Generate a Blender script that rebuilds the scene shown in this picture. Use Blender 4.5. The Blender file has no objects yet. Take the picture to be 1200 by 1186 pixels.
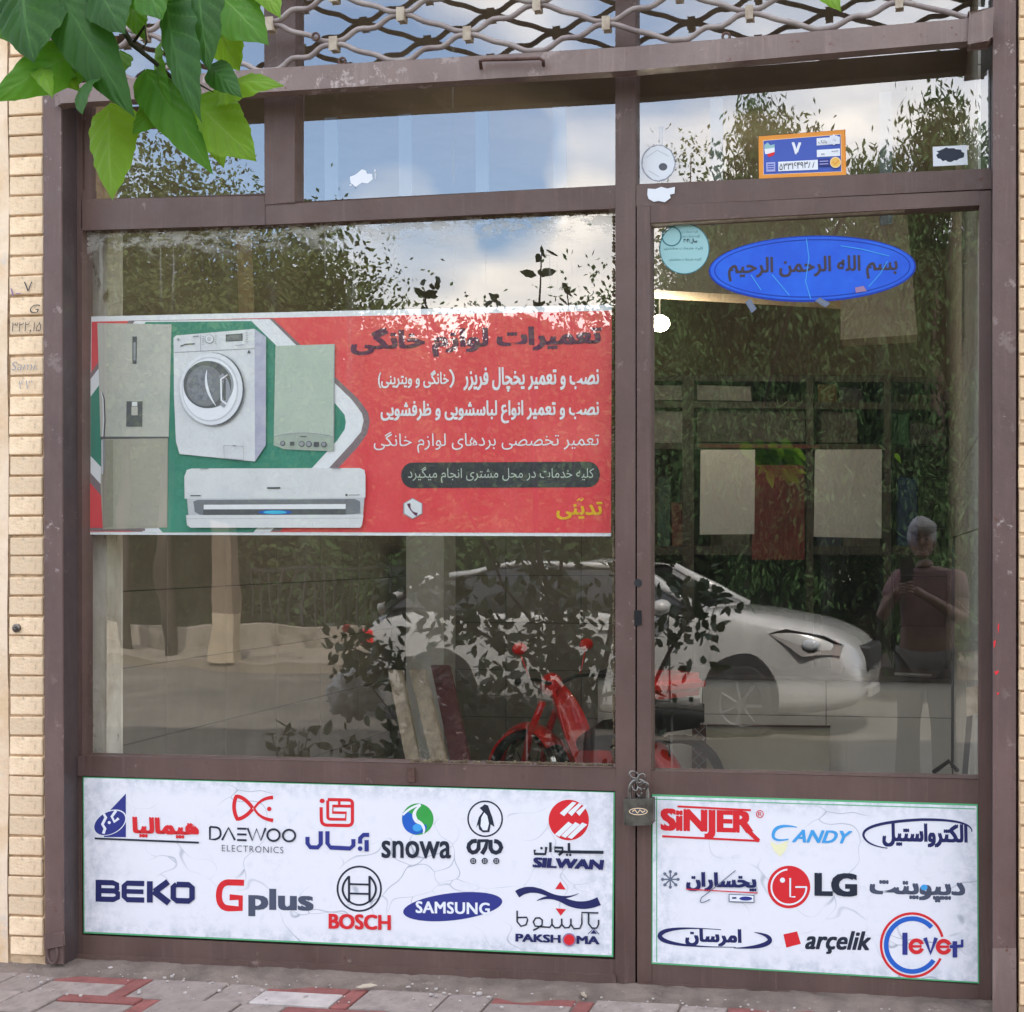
import bpy, bmesh, math, random
import numpy as np
from mathutils import Vector, Matrix
from mathutils.geometry import tessellate_polygon

random.seed(7)
S = bpy.context.scene
COL = S.collection
# ------------------------------------------------------------------ camera
TH = math.radians(8.36)
CAM = Vector((0.0, -4.2, 1.37))
FPX, PPX, PPY = 1600.0, 835.0, 645.0
cd = bpy.data.cameras.new('camera'); cam = bpy.data.objects.new('camera', cd); COL.objects.link(cam)
cam.location = CAM; cam.rotation_euler = (math.radians(90), 0, TH)
cd.sensor_width = 36; cd.sensor_fit = 'HORIZONTAL'; cd.lens = 36*FPX/1200
cd.shift_x = -(PPX-600)/1200; cd.shift_y = (PPY-593)/1200
cd.clip_start = 0.02; cd.clip_end = 500
S.camera = cam
# ------------------------------------------------------------------ light
SUN_EL, SUN_AZ = math.radians(52), math.radians(20)      # the sun stands behind the shop
w = bpy.data.worlds.new('World'); S.world = w; w.use_nodes = True
nt = w.node_tree; nt.nodes.clear()
N = nt.nodes.new; L = nt.links.new
sky = N('ShaderNodeTexSky'); sky.sky_type = 'NISHITA'; sky.sun_disc = False
sky.sun_elevation = SUN_EL; sky.sun_rotation = SUN_AZ; sky.air_density = 1.0; sky.dust_density = 3.0
tc = N('ShaderNodeTexCoord')
mp = N('ShaderNodeMapping'); mp.inputs['Scale'].default_value = (1, 1, 2.0); L(tc.outputs['Generated'], mp.inputs[0])
nz = N('ShaderNodeTexNoise'); nz.inputs['Scale'].default_value = 3.2; nz.inputs['Detail'].default_value = 9; nz.inputs['Roughness'].default_value = .55
L(mp.outputs[0], nz.inputs['Vector'])
def _dir(px, py):       # direction in which the real sky mirrored at that place lies
    f = Vector((-math.sin(TH), math.cos(TH), 0)); r = Vector((math.cos(TH), math.sin(TH), 0))
    d = f + r*((px-PPX)/FPX) + Vector((0, 0, 1))*((PPY-py)/FPX)
    d.y = -d.y
    return d.normalized()
acc = nz.outputs['Fac']
for (px, py, rad, amp) in ((470, 330, 6.5, .42), (690, 310, 4.5, .36), (680, 170, 4.0, .03), (1000, 120, 10, .10), (560, 40, 5, .12), (350, 20, 4, .12), (610, 262, 2.2, -.30), (420, 175, 8.5, -.42), (585, 190, 3.4, -.16), (820, 330, 5, .2)):
    dp = N('ShaderNodeVectorMath'); dp.operation = 'DOT_PRODUCT'; L(tc.outputs['Generated'], dp.inputs[0]); dp.inputs[1].default_value = _dir(px, py)
    mr = N('ShaderNodeMapRange'); mr.interpolation_type = 'SMOOTHSTEP'
    mr.inputs['From Min'].default_value = math.cos(math.radians(rad)); mr.inputs['From Max'].default_value = math.cos(math.radians(rad*.25))
    mr.inputs['To Min'].default_value = 0; mr.inputs['To Max'].default_value = amp; L(dp.outputs['Value'], mr.inputs['Value'])
    ad = N('ShaderNodeMath'); ad.operation = 'ADD'; L(acc, ad.inputs[0]); L(mr.outputs[0], ad.inputs[1]); acc = ad.outputs[0]
cr = N('ShaderNodeValToRGB'); cr.color_ramp.elements[0].position = .38; cr.color_ramp.elements[1].position = .74
L(acc, cr.inputs[0])
nz2 = N('ShaderNodeTexNoise'); nz2.inputs['Scale'].default_value = 9; nz2.inputs['Detail'].default_value = 8; L(mp.outputs[0], nz2.inputs['Vector'])
cr2 = N('ShaderNodeValToRGB'); cr2.color_ramp.elements[0].position = .3; cr2.color_ramp.elements[1].position = .7
cr2.color_ramp.elements[0].color = (4.7, 4.6, 4.6, 1); cr2.color_ramp.elements[1].color = (8.6, 8.0, 7.2, 1); L(nz2.outputs['Fac'], cr2.inputs[0])
mx = N('ShaderNodeMix'); mx.data_type = 'RGBA'; L(cr.outputs['Color'], mx.inputs['Factor']); L(sky.outputs[0], mx.inputs['A']); L(cr2.outputs['Color'], mx.inputs['B'])
bg = N('ShaderNodeBackground'); bg.inputs['Strength'].default_value = 0.14; L(mx.outputs['Result'], bg.inputs[0])
wo = N('ShaderNodeOutputWorld'); L(bg.outputs[0], wo.inputs[0])
sd = bpy.data.lights.new('sun', 'SUN'); sd.energy = 2.0; sd.angle = math.radians(.6); sd.color = (1, .95, .87)
sun = bpy.data.objects.new('sun', sd); COL.objects.link(sun); sun.location = (0, 5, 12)
sv = Vector((math.sin(SUN_AZ)*math.cos(SUN_EL), math.cos(SUN_AZ)*math.cos(SUN_EL), math.sin(SUN_EL)))
sun.rotation_euler = sv.to_track_quat('Z', 'Y').to_euler()
S.view_settings.view_transform = 'Standard'; S.view_settings.look = 'None'; S.view_settings.exposure = 2.36; S.view_settings.gamma = 1
S.render.engine = 'CYCLES'
try: S.cycles.transparent_max_bounces = 24; S.cycles.max_bounces = 10
except Exception: pass

# ------------------------------------------------------------------ helpers
FW = Vector((-math.sin(TH), math.cos(TH), 0)); RT = Vector((math.cos(TH), math.sin(TH), 0)); UP = Vector((0, 0, 1))
def P(px, py, y=0.0):
    """point of the photograph -> point on the vertical plane y"""
    d = FW + RT*((px-PPX)/FPX) + UP*((PPY-py)/FPX)
    t = (y-CAM.y)/d.y
    return CAM + d*t
def Mi(px, py, D):
    """a thing seen mirrored in the glass, D metres in front of it"""
    p = P(px, py, D); return Vector((p.x, -p.y, p.z))
def lin(r, g, b):
    f = lambda c: (c/255/12.92) if c/255 <= .04045 else ((c/255+.055)/1.055)**2.4
    return (f(r), f(g), f(b), 1)
class NB:
    def __init__(s, name):
        s.m = bpy.data.materials.new(name); s.m.use_nodes = True; s.t = s.m.node_tree; s.t.nodes.clear()
        s.out = s.n('ShaderNodeOutputMaterial')
    def n(s, k, **kw):
        x = s.t.nodes.new(k)
        for a, b in kw.items(): setattr(x, a, b)
        return x
    def l(s, a, b): s.t.links.new(a, b)
    def noise(s, scale, detail=6, rough=.6, sc=(1, 1, 1), coord='Object', off=(0,0,0)):
        t = s.n('ShaderNodeTexCoord'); m = s.n('ShaderNodeMapping'); m.inputs['Scale'].default_value = sc; m.inputs['Location'].default_value = off
        s.l(t.outputs[coord], m.inputs[0]); z = s.n('ShaderNodeTexNoise')
        z.inputs['Scale'].default_value = scale; z.inputs['Detail'].default_value = detail; z.inputs['Roughness'].default_value = rough
        s.l(m.outputs[0], z.inputs['Vector']); return z.outputs['Fac']
    def ramp(s, f, p0, p1, c0=(0, 0, 0, 1), c1=(1, 1, 1, 1)):
        r = s.n('ShaderNodeValToRGB'); r.color_ramp.elements[0].position = p0; r.color_ramp.elements[1].position = p1
        r.color_ramp.elements[0].color = c0; r.color_ramp.elements[1].color = c1; s.l(f, r.inputs[0]); return r.outputs['Color']
    def mix(s, f, a, b, bt='MIX'):
        x = s.n('ShaderNodeMix', data_type='RGBA', blend_type=bt)
        for v, i in ((f, 'Factor'), (a, 'A'), (b, 'B')):
            if hasattr(v, 'links') or hasattr(v, 'is_linked'): s.l(v, x.inputs[i])
            else: x.inputs[i].default_value = v
        return x.outputs['Result']
def mat(name, col, rough=.6, var=None, vs=8, vp=(.4, .65), bump=0, bs=60, metal=0, spec=.5, sc=(1, 1, 1), wear=None, ws=25, wp=(.6, .68), trans=0, pervar=0, coat=0):
    b = NB(name); c = col
    if pervar:
        oi = b.n('ShaderNodeObjectInfo'); mr = b.n('ShaderNodeMapRange'); mr.inputs['To Min'].default_value = 1-pervar; mr.inputs['To Max'].default_value = 1+pervar
        b.l(oi.outputs['Random'], mr.inputs['Value']); hv = b.n('ShaderNodeVectorMath', operation='SCALE'); hv.inputs[0].default_value = col[:3]
        b.l(mr.outputs[0], hv.inputs['Scale']); c = hv.outputs[0]
    if var: c = b.mix(b.ramp(b.noise(vs, sc=sc), *vp), c, var)
    if wear: c = b.mix(b.ramp(b.noise(ws, 8, .7, sc=sc, off=(3, 1, 7)), *wp), c, wear)
    p = b.n('ShaderNodeBsdfPrincipled')
    if hasattr(c, 'is_linked'): b.l(c, p.inputs['Base Color'])
    else: p.inputs['Base Color'].default_value = c
    p.inputs['Roughness'].default_value = rough; p.inputs['Metallic'].default_value = metal; p.inputs['Specular IOR Level'].default_value = spec
    p.inputs['Coat Weight'].default_value = coat
    if bump:
        bp = b.n('ShaderNodeBump'); bp.inputs['Strength'].default_value = bump; bp.inputs['Distance'].default_value = .004
        b.l(b.noise(bs, 5), bp.inputs['Height']); b.l(bp.outputs[0], p.inputs['Normal'])
    if trans:
        tr = b.n('ShaderNodeBsdfTranslucent')
        if hasattr(c, 'is_linked'): b.l(c, tr.inputs[0])
        else: tr.inputs[0].default_value = c
        ms = b.n('ShaderNodeMixShader'); ms.inputs[0].default_value = trans; b.l(p.outputs[0], ms.inputs[1]); b.l(tr.outputs[0], ms.inputs[2]); b.l(ms.outputs[0], b.out.inputs[0])
    else: b.l(p.outputs[0], b.out.inputs[0])
    return b.m
class MB:
    def __init__(s): s.v = []; s.f = []; s.mi = []; s.k = 0
    def add(s, vs, fs):
        o = len(s.v); s.v += [Vector(v) for v in vs]; s.f += [tuple(i+o for i in f) for f in fs]; s.mi += [s.k]*len(fs); return s
    def box(s, a, b):
        x0, y0, z0 = a; x1, y1, z1 = b
        return s.add([(x0,y0,z0),(x1,y0,z0),(x1,y1,z0),(x0,y1,z0),(x0,y0,z1),(x1,y0,z1),(x1,y1,z1),(x0,y1,z1)],
                     [(0,3,2,1),(4,5,6,7),(0,1,5,4),(1,2,6,5),(2,3,7,6),(3,0,4,7)])
    def poly(s, pts):     # flat polygon, any outline
        pts = [Vector(p) for p in pts]; tr = tessellate_polygon([pts]); return s.add(pts, tr)
    def prism(s, front, back):
        n = len(front); tr = tessellate_polygon([[Vector(p) for p in front]])
        return s.add(list(front)+list(back), [tuple(t) for t in tr]+[tuple(i+n for i in reversed(t)) for t in tr]+[(i, (i+1) % n, (i+1) % n+n, i+n) for i in range(n)])
    def ppx(s, pts, y0, y1):    # outline in photo points on plane y0, extruded straight back to y1
        fr = [P(a, b, y0) for a, b in pts]; return s.prism(fr, [Vector((p.x, y1, p.z)) for p in fr])
    def tube(s, pts, r, n=8, cap=True, sq=1):
        pts = [Vector(p) for p in pts]; rs = r if hasattr(r, '__len__') else [r]*len(pts); vs = []; fs = []
        u = None
        for i, p in enumerate(pts):
            t = (pts[min(i+1, len(pts)-1)]-pts[max(i-1, 0)]).normalized()
            if u is None: u = t.orthogonal().normalized()
            u = (u-t*u.dot(t)).normalized(); w_ = t.cross(u)
            for k in range(n):
                a = 2*math.pi*k/n; vs.append(p+(u*math.cos(a)+w_*math.sin(a)*sq)*rs[i])
        for i in range(len(pts)-1):
            for k in range(n): fs.append((i*n+k, i*n+(k+1) % n, (i+1)*n+(k+1) % n, (i+1)*n+k))
        if cap: fs += [tuple(reversed(range(n))), tuple(range((len(pts)-1)*n, len(pts)*n))]
        return s.add(vs, fs)
    def lathe(s, c, axis, prof, n=20):      # prof: (along, radius)
        axis = Vector(axis).normalized(); u = axis.orthogonal().normalized(); w_ = axis.cross(u); c = Vector(c); vs = []; fs = []
        for a, r in prof:
            for k in range(n):
                t = 2*math.pi*k/n; vs.append(c+axis*a+(u*math.cos(t)+w_*math.sin(t))*max(r, 1e-4))
        for i in range(len(prof)-1):
            for k in range(n): fs.append((i*n+k, i*n+(k+1) % n, (i+1)*n+(k+1) % n, (i+1)*n+k))
        return s.add(vs, fs)
    def ball(s, c, r, n=12):
        rx, ry, rz = r if hasattr(r, '__len__') else (r, r, r); vs = []; fs = []; m = n//2
        for i in range(m+1):
            a = math.pi*i/m
            for k in range(n): t = 2*math.pi*k/n; vs.append((c[0]+rx*math.sin(a)*math.cos(t), c[1]+ry*math.sin(a)*math.sin(t), c[2]+rz*math.cos(a)))
        for i in range(m):
            for k in range(n): fs.append((i*n+k, (i+1)*n+k, (i+1)*n+(k+1) % n, i*n+(k+1) % n))
        return s.add(vs, fs)
    def build(s, name, mats, parent=None, base=None, bevel=0, smooth=False, seg=1):
        if base is None:
            r = parent
            while r is not None and r.parent is not None: r = r.parent
            base = Vector(r.location) if (r is not None and not r.get('_local')) else Vector((0, 0, 0))
        me = bpy.data.meshes.new(name); me.from_pydata([tuple(v-base) for v in s.v], [], s.f)
        mats = mats if isinstance(mats, (list, tuple)) else [mats]
        for m in mats: me.materials.append(m)
        me.polygons.foreach_set('material_index', s.mi)
        bm = bmesh.new(); bm.from_mesh(me)
        bmesh.ops.remove_doubles(bm, verts=bm.verts, dist=1e-5)
        if bevel:
            es = [e for e in bm.edges if len(e.link_faces) == 2 and e.calc_face_angle(0) > .5]
            bmesh.ops.bevel(bm, geom=es, offset=bevel, segments=seg, affect='EDGES', clamp_overlap=True)
        bmesh.ops.recalc_face_normals(bm, faces=bm.faces)
        bm.to_mesh(me); bm.free()
        if smooth: me.polygons.foreach_set('use_smooth', [True]*len(me.polygons))
        o = bpy.data.objects.new(name, me); COL.objects.link(o)
        if parent is not None: o.parent = parent
        else: o.location = base
        return o
def tag(o, label=None, cat=None, group=None, kind=None):
    if label: o['label'] = label
    if cat: o['category'] = cat
    if group: o['group'] = group
    if kind: o['kind'] = kind
    return o
def thing(name, loc, label, cat, group=None, rz=0, local=False):
    o = bpy.data.objects.new(name, None); COL.objects.link(o); o.location = loc; o.rotation_euler = (0, 0, rz); o.empty_display_size = .1
    if local: o['_local'] = 1
    return tag(o, label, cat, group)
def struct(name, mb, m, parent=None, **k):
    o = mb.build(name, m, parent, **k)
    if parent is None: o['kind'] = 'structure'
    return o
def dup(o, parent, loc, name=None, rot=None):
    c = o.copy(); COL.objects.link(c); c.parent = parent; c.location = loc
    if rot is not None: c.rotation_euler = rot
    return c

# ------------------------------------------------------------------ materials
M = {}
def paint(name, base, dark, chip, rust, amt=.0):
    b = NB(name); c = b.mix(b.ramp(b.noise(4, 6, sc=(1, 1, .5)), .35, .68), base, dark)
    c = b.mix(b.ramp(b.noise(46, 7, .65, sc=(1, 1, .07)), .54, .72), c, tuple(x*1.10 for x in base[:3])+(1,))
    c = b.mix(b.ramp(b.noise(34, 7, .65, sc=(1, 1, .09), off=(4, 4, 1)), .54, .74), c, tuple(x*.85 for x in base[:3])+(1,))
    m1 = b.ramp(b.noise(16, 10, .75, off=(3, 1, 7)), .62-amt, .65-amt); m2 = b.ramp(b.noise(2.2, 3, off=(1, 8, 2)), .45, .62)
    mu = b.n('ShaderNodeMath', operation='MULTIPLY'); b.l(m1, mu.inputs[0]); b.l(m2, mu.inputs[1]); c = b.mix(mu.outputs[0], c, chip)
    r1 = b.ramp(b.noise(22, 9, .7, off=(7, 7, 2)), .66-amt*.5, .70-amt*.5); c = b.mix(r1, c, rust)
    p = b.n('ShaderNodeBsdfPrincipled'); b.l(c, p.inputs['Base Color']); rg = b.ramp(b.noise(12, 5, off=(2, 6, 1)), .3, .7, (.38, .38, .38, 1), (.68, .68, .68, 1)); b.l(rg, p.inputs['Roughness'])
    bp = b.n('ShaderNodeBump'); bp.inputs['Strength'].default_value = .45; bp.inputs['Distance'].default_value = .003; ad = b.n('ShaderNodeMath', operation='MULTIPLY_ADD'); b.l(mu.outputs[0], ad.inputs[0]); ad.inputs[1].default_value = -.5; b.l(b.noise(40, 6), ad.inputs[2]); b.l(ad.outputs[0], bp.inputs['Height']); b.l(bp.outputs[0], p.inputs['Normal'])
    b.l(p.outputs[0], b.out.inputs[0]); return b.m
M['frame'] = paint('brown_frame_paint', lin(100, 78, 70), lin(84, 64, 58), lin(140, 120, 112), lin(88, 54, 42))
M['channel'] = paint('weathered_channel_paint', lin(112, 88, 82), lin(90, 70, 66), lin(166, 150, 144), lin(96, 66, 56), .05)
M['channel_dark'] = paint('dark_inner_channel', lin(74, 61, 60), lin(56, 46, 46), lin(96, 82, 80), lin(62, 44, 38))  # recess shade put into a darker copy of the channel paint
M['grille'] = mat('faded_grille_paint', lin(150, 138, 132), .55, lin(120, 106, 102), 9, bump=.4, bs=90, wear=lin(112, 66, 48), ws=30, wp=(.66, .72))
M['beam'] = paint('faded_mauve_beam', lin(132, 113, 105), lin(112, 92, 86), lin(168, 152, 146), lin(106, 72, 62), .07)
M['clip'] = mat('cream_clip', lin(176, 162, 142), .6, lin(150, 132, 112), 30)
M['rust'] = mat('rusty_steel', lin(92, 66, 56), .7, lin(70, 46, 38), 40, bump=.4)
M['brick'] = mat('cream_brick', lin(240, 214, 180), .9, lin(220, 188, 150), 14, (.35, .7), bump=1, bs=70, pervar=.17, wear=lin(176, 154, 128), ws=26, wp=(.56, .72))
M['brick_r'] = mat('tan_brick', lin(238, 208, 166), .9, lin(218, 180, 138), 16, (.3, .7), bump=1, bs=90, pervar=.2, wear=lin(120, 96, 70), ws=26, wp=(.6, .72))
M['mortar'] = mat('brick_mortar', lin(214, 184, 148), .95, lin(180, 150, 118), 30, bump=.8, bs=150)
M['plaster'] = mat('cream_plaster', lin(236, 212, 184), .9, lin(222, 190, 152), 4, (.45, .6), bump=.6, bs=70, wear=lin(206, 196, 186), ws=6, wp=(.6, .72))
M['cement'] = mat('rough_cement', lin(122, 108, 98), .95, lin(98, 86, 78), 9, bump=1, bs=110, wear=lin(146, 134, 122), ws=45, wp=(.6, .7))
M['paver'] = mat('grey_paver', lin(148, 134, 126), .9, lin(128, 115, 108), 16, bump=.7, bs=140, pervar=.13, wear=lin(104, 92, 86), ws=34, wp=(.6, .72))
M['paver_red'] = mat('red_paver', lin(140, 82, 76), .9, lin(118, 68, 62), 18, bump=.7, bs=140, pervar=.12, wear=lin(144, 120, 112), ws=30, wp=(.6, .74))
M['paver_pale'] = mat('pale_paver', lin(186, 176, 170), .9, lin(160, 150, 144), 12, bump=.6, bs=140)
M['asphalt'] = mat('asphalt', (.105, .094, .078, 1), .9, (.075, .068, .057, 1), .8, bump=.6, bs=60, wear=(.15, .135, .11, 1), ws=.6, wp=(.5, .7))
M['concrete'] = mat('pavement_concrete', (.21, .18, .14, 1), .9, (.14, .12, .09, 1), 1.2, bump=.5, bs=40, wear=(.11, .095, .07, 1), ws=1.4, wp=(.56, .66))
M['soil'] = mat('planting_soil', (.10, .075, .05, 1), .95, (.06, .045, .03, 1), 3, bump=1, bs=30)
M['lowwall'] = mat('pale_low_wall', (.24, .21, .17, 1), .9, (.22, .19, .155, 1), 2.5, wear=(.12, .11, .08, 1), ws=3, wp=(.5, .62))
M['leaf_a'] = mat('dark_green_foliage', (.045, .095, .022, 1), .85, (.03, .065, .016, 1), .9, trans=.3)
M['leaf_b'] = mat('olive_foliage', (.085, .12, .03, 1), .85, (.06, .085, .02, 1), .8, trans=.3)
M['leaf_c'] = mat('fresh_compound_foliage', (.05, .115, .028, 1), .8, (.03, .065, .018, 1), 1.2, trans=.35)
M['leaf_s'] = mat('shrub_foliage', (.045, .08, .025, 1), .5, (.03, .055, .018, 1), 3, trans=.2)
M['bark'] = mat('bark', (.06, .045, .034, 1), .9, (.035, .026, .02, 1), 12, bump=1, bs=40, sc=(1, 1, .3))
M['pole'] = mat('concrete_pole', (.16, .12, .085, 1), .85, (.11, .085, .06, 1), 2)
M['pole_low'] = mat('painted_pole_foot', (.36, .30, .21, 1), .85, (.27, .22, .155, 1), 3)
M['tile'] = mat('glossy_wall_tile', (.33, .29, .235, 1), .22, (.27, .235, .19, 1), 3, pervar=.05)
M['tile_light'] = mat('pale_counter_tile', (.66, .64, .60, 1), .2, (.58, .56, .52, 1), 4, pervar=.04)
M['grout'] = mat('tile_grout', (.10, .095, .085, 1), .9)
M['floor_in'] = mat('shop_floor', (.16, .14, .12, 1), .5, (.12, .10, .09, 1), 4)
M['ceil'] = mat('shop_ceiling', (.26, .21, .15, 1), .9, (.20, .16, .11, 1), 3)
M['soffit'] = mat('tan_soffit_board', (.46, .35, .24, 1), .8, (.38, .28, .19, 1), 4)
M['shelf'] = mat('dark_shelf', (.06, .045, .035, 1), .6, (.04, .03, .025, 1), 5)
M['wood'] = mat('old_plank_wood', (.34, .27, .19, 1), .8, (.22, .16, .11, 1), 6, sc=(6, 6, .8), bump=.5)
M['maroon'] = mat('maroon_board', (.10, .02, .02, 1), .6, (.07, .015, .015, 1), 5)
M['paper'] = mat('paper_sheet', (.36, .345, .32, 1), .8, (.31, .30, .28, 1), 3)
M['carton_grey'] = mat('grey_carton', (.14, .13, .115, 1), .7, (.08, .075, .065, 1), 12)
M['redposter'] = mat('red_poster', (.17, .010, .012, 1), .6, (.07, .006, .006, 1), 3)
M['white'] = mat('white_panel', (.30, .295, .28, 1), .5, (.2, .195, .18, 1), 14)
M['postwhite'] = mat('flaking_white_post', lin(214, 208, 196), .8, lin(176, 164, 146), 6, (.4, .6), bump=1, bs=30, wear=lin(116, 98, 72), ws=18, wp=(.6, .66), sc=(1, 1, .4))
M['silicone'] = mat('old_brown_putty', lin(84, 70, 50), .9, lin(120, 108, 84), 40, bump=1, bs=90)
M['carwhite'] = mat('white_car_paint', (.46, .455, .44, 1), .25, (.38, .375, .36, 1), 3, coat=1)
M['carglass'] = mat('dark_car_glass', (.012, .014, .014, 1), .04, spec=.7)
M['black'] = mat('black_plastic', (.018, .018, .018, 1), .5)
M['tyre'] = mat('tyre_rubber', (.02, .02, .02, 1), .8)
M['alloy'] = mat('alloy_metal', (.09, .09, .095, 1), .6, metal=.3)
M['lamp_glass'] = mat('lamp_glass', (.5, .52, .55, 1), .08, spec=.8)
M['amber'] = mat('amber_lens', (.6, .18, .02, 1), .2)
M['red'] = mat('red_moped_paint', (.80, .012, .014, 1), .3, (.62, .01, .012, 1), 6, coat=.6)
M['chrome'] = mat('chrome', (.6, .6, .6, 1), .15, metal=1)
M['skin'] = mat('skin', (.20, .11, .075, 1), .55)
M['shirt'] = mat('mauve_shirt', (.20, .105, .11, 1), .9, (.12, .065, .07, 1), 6)
M['trouser'] = mat('grey_trousers', (.13, .125, .115, 1), .85)
M['hair'] = mat('grey_hair', (.50, .49, .47, 1), .8, (.12, .115, .11, 1), 60, sc=(3, 3, .6))
M['brass'] = mat('worn_padlock_metal', lin(112, 108, 100), .45, lin(84, 80, 72), 30, metal=.6, bump=.3)
M['steel'] = mat('dull_steel', lin(140, 136, 130), .35, lin(96, 90, 84), 30, metal=.8)
M['whitebag'] = mat('white_plastic_bag', (.78, .77, .74, 1), .4, (.6, .6, .58, 1), 9, trans=.2)
M['dark'] = mat('dark_recess', (.008, .008, .008, 1), .9)  # near-black colour stands in for shade in the lock slot and door gap
M['cream_wall'] = mat('cream_house_wall', (.66, .62, .56, 1), .9, (.58, .54, .47, 1), 1)
M['roof'] = mat('terracotta_roof', (.40, .18, .10, 1), .85, (.30, .13, .08, 1), 2)
M['winglass'] = mat('far_window_glass', (.05, .06, .07, 1), .1)
M['grass'] = mat('verge_green', (.07, .10, .03, 1), .9, (.05, .06, .03, 1), 2)
def ink(name, c, rough=.5): return mat(name, c, rough, spec=.3)
I = {k: ink(k+'_print', lin(*v)) for k, v in dict(navy=(38, 42, 92), navy2=(52, 58, 132), red=(214, 44, 50), gray=(78, 84, 102), dark=(40, 46, 60), white=(232, 234, 240), blue=(40, 96, 190), green=(60, 160, 74), lblue=(70, 160, 222), yellow=(226, 178, 40), steelgray=(104, 112, 130), black=(24, 24, 28), bred=(226, 52, 60), bgreen=(44, 128, 108), bgray=(132, 116, 122), purple=(96, 44, 78), bdark=(58, 58, 64), fridge=(188, 186, 178), fridge2=(166, 162, 150), fridge3=(146, 142, 130), wm=(222, 224, 230), wmside=(178, 178, 200), wmgray=(150, 152, 160), wmdark=(88, 90, 96), wmdk2=(120, 122, 128), boil=(184, 196, 184), boil2=(166, 178, 168), ac=(220, 222, 226), ac2=(196, 198, 204), ac3=(120, 124, 132), cyan=(70, 190, 226), cream=(250, 216, 170), orange=(232, 150, 60), plate=(70, 92, 176), gold=(232, 184, 90), teal=(150, 190, 190), teal2=(60, 110, 116), oval=(28, 88, 214), ovald=(16, 52, 150), ovaltx=(64, 56, 64), edge=(90, 176, 120), lilac=(170, 172, 220), pinkline=(150, 120, 150)).items()}
def sign_mat():
    b = NB('marbled_white_sign'); 
    z = b.noise(5, 8, .65, sc=(1, 1, 1.4)); z2 = b.noise(26, 8, .7)
    m1 = b.ramp(z, .47, .60); m2 = b.ramp(z2, .42, .62)
    mu = b.n('ShaderNodeMath', operation='MULTIPLY'); b.l(m1, mu.inputs[0]); b.l(b.ramp(z2, .5, .95), mu.inputs[1])
    # the marbling is printed denser near the top and bottom edges
    at = b.n('ShaderNodeAttribute'); at.attribute_name = 'edge'; 
    mu2 = b.n('ShaderNodeMath', operation='MULTIPLY'); b.l(b.ramp(at.outputs['Fac'], .78, .98), mu2.inputs[0]); b.l(m2, mu2.inputs[1])
    ad = b.n('ShaderNodeMath', operation='MAXIMUM'); b.l(mu.outputs[0], ad.inputs[0]); b.l(mu2.outputs[0], ad.inputs[1])
    ad2 = b.n('ShaderNodeMath', operation='MULTIPLY'); b.l(ad.outputs[0], ad2.inputs[0]); ad2.inputs[1].default_value = .6
    w_ = b.n('ShaderNodeTexCoord'); mm = b.n('ShaderNodeMapping'); mm.inputs['Scale'].default_value = (1, 1, 1.3); b.l(w_.outputs['Object'], mm.inputs[0])
    dn = b.n('ShaderNodeTexNoise'); dn.inputs['Scale'].default_value = 2.6; b.l(mm.outputs[0], dn.inputs['Vector'])
    vm = b.n('ShaderNodeMix', data_type='RGBA', blend_type='ADD'); vm.inputs['Factor'].default_value = .9; b.l(mm.outputs[0], vm.inputs['A']); b.l(dn.outputs['Color'], vm.inputs['B'])
    vo = b.n('ShaderNodeTexVoronoi', feature='DISTANCE_TO_EDGE'); vo.inputs['Scale'].default_value = 4; b.l(vm.outputs['Result'], vo.inputs['Vector'])
    ln = b.ramp(vo.outputs['Distance'], 0, .014, (1, 1, 1, 1), (0, 0, 0, 1)); lm = b.n('ShaderNodeMath', operation='MULTIPLY'); b.l(ln, lm.inputs[0]); b.l(b.ramp(b.noise(3, 3, off=(9, 2, 4)), .48, .62), lm.inputs[1])
    lm2 = b.n('ShaderNodeMath', operation='MULTIPLY'); b.l(lm.outputs[0], lm2.inputs[0]); lm2.inputs[1].default_value = .95
    c = b.mix(ad2.outputs[0], lin(232, 231, 236), lin(168, 178, 188)); c = b.mix(lm2.outputs[0], c, lin(150, 158, 168))
    p = b.n('ShaderNodeBsdfPrincipled'); p.inputs['Roughness'].default_value = .45; b.l(c, p.inputs['Base Color'])
    bp = b.n('ShaderNodeBump'); bp.inputs['Strength'].default_value = .25; bp.inputs['Distance'].default_value = .01; b.l(b.noise(3, 3), bp.inputs['Height']); b.l(bp.outputs[0], p.inputs['Normal'])
    b.l(p.outputs[0], b.out.inputs[0]); return b.m
M['sign'] = sign_mat()
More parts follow.
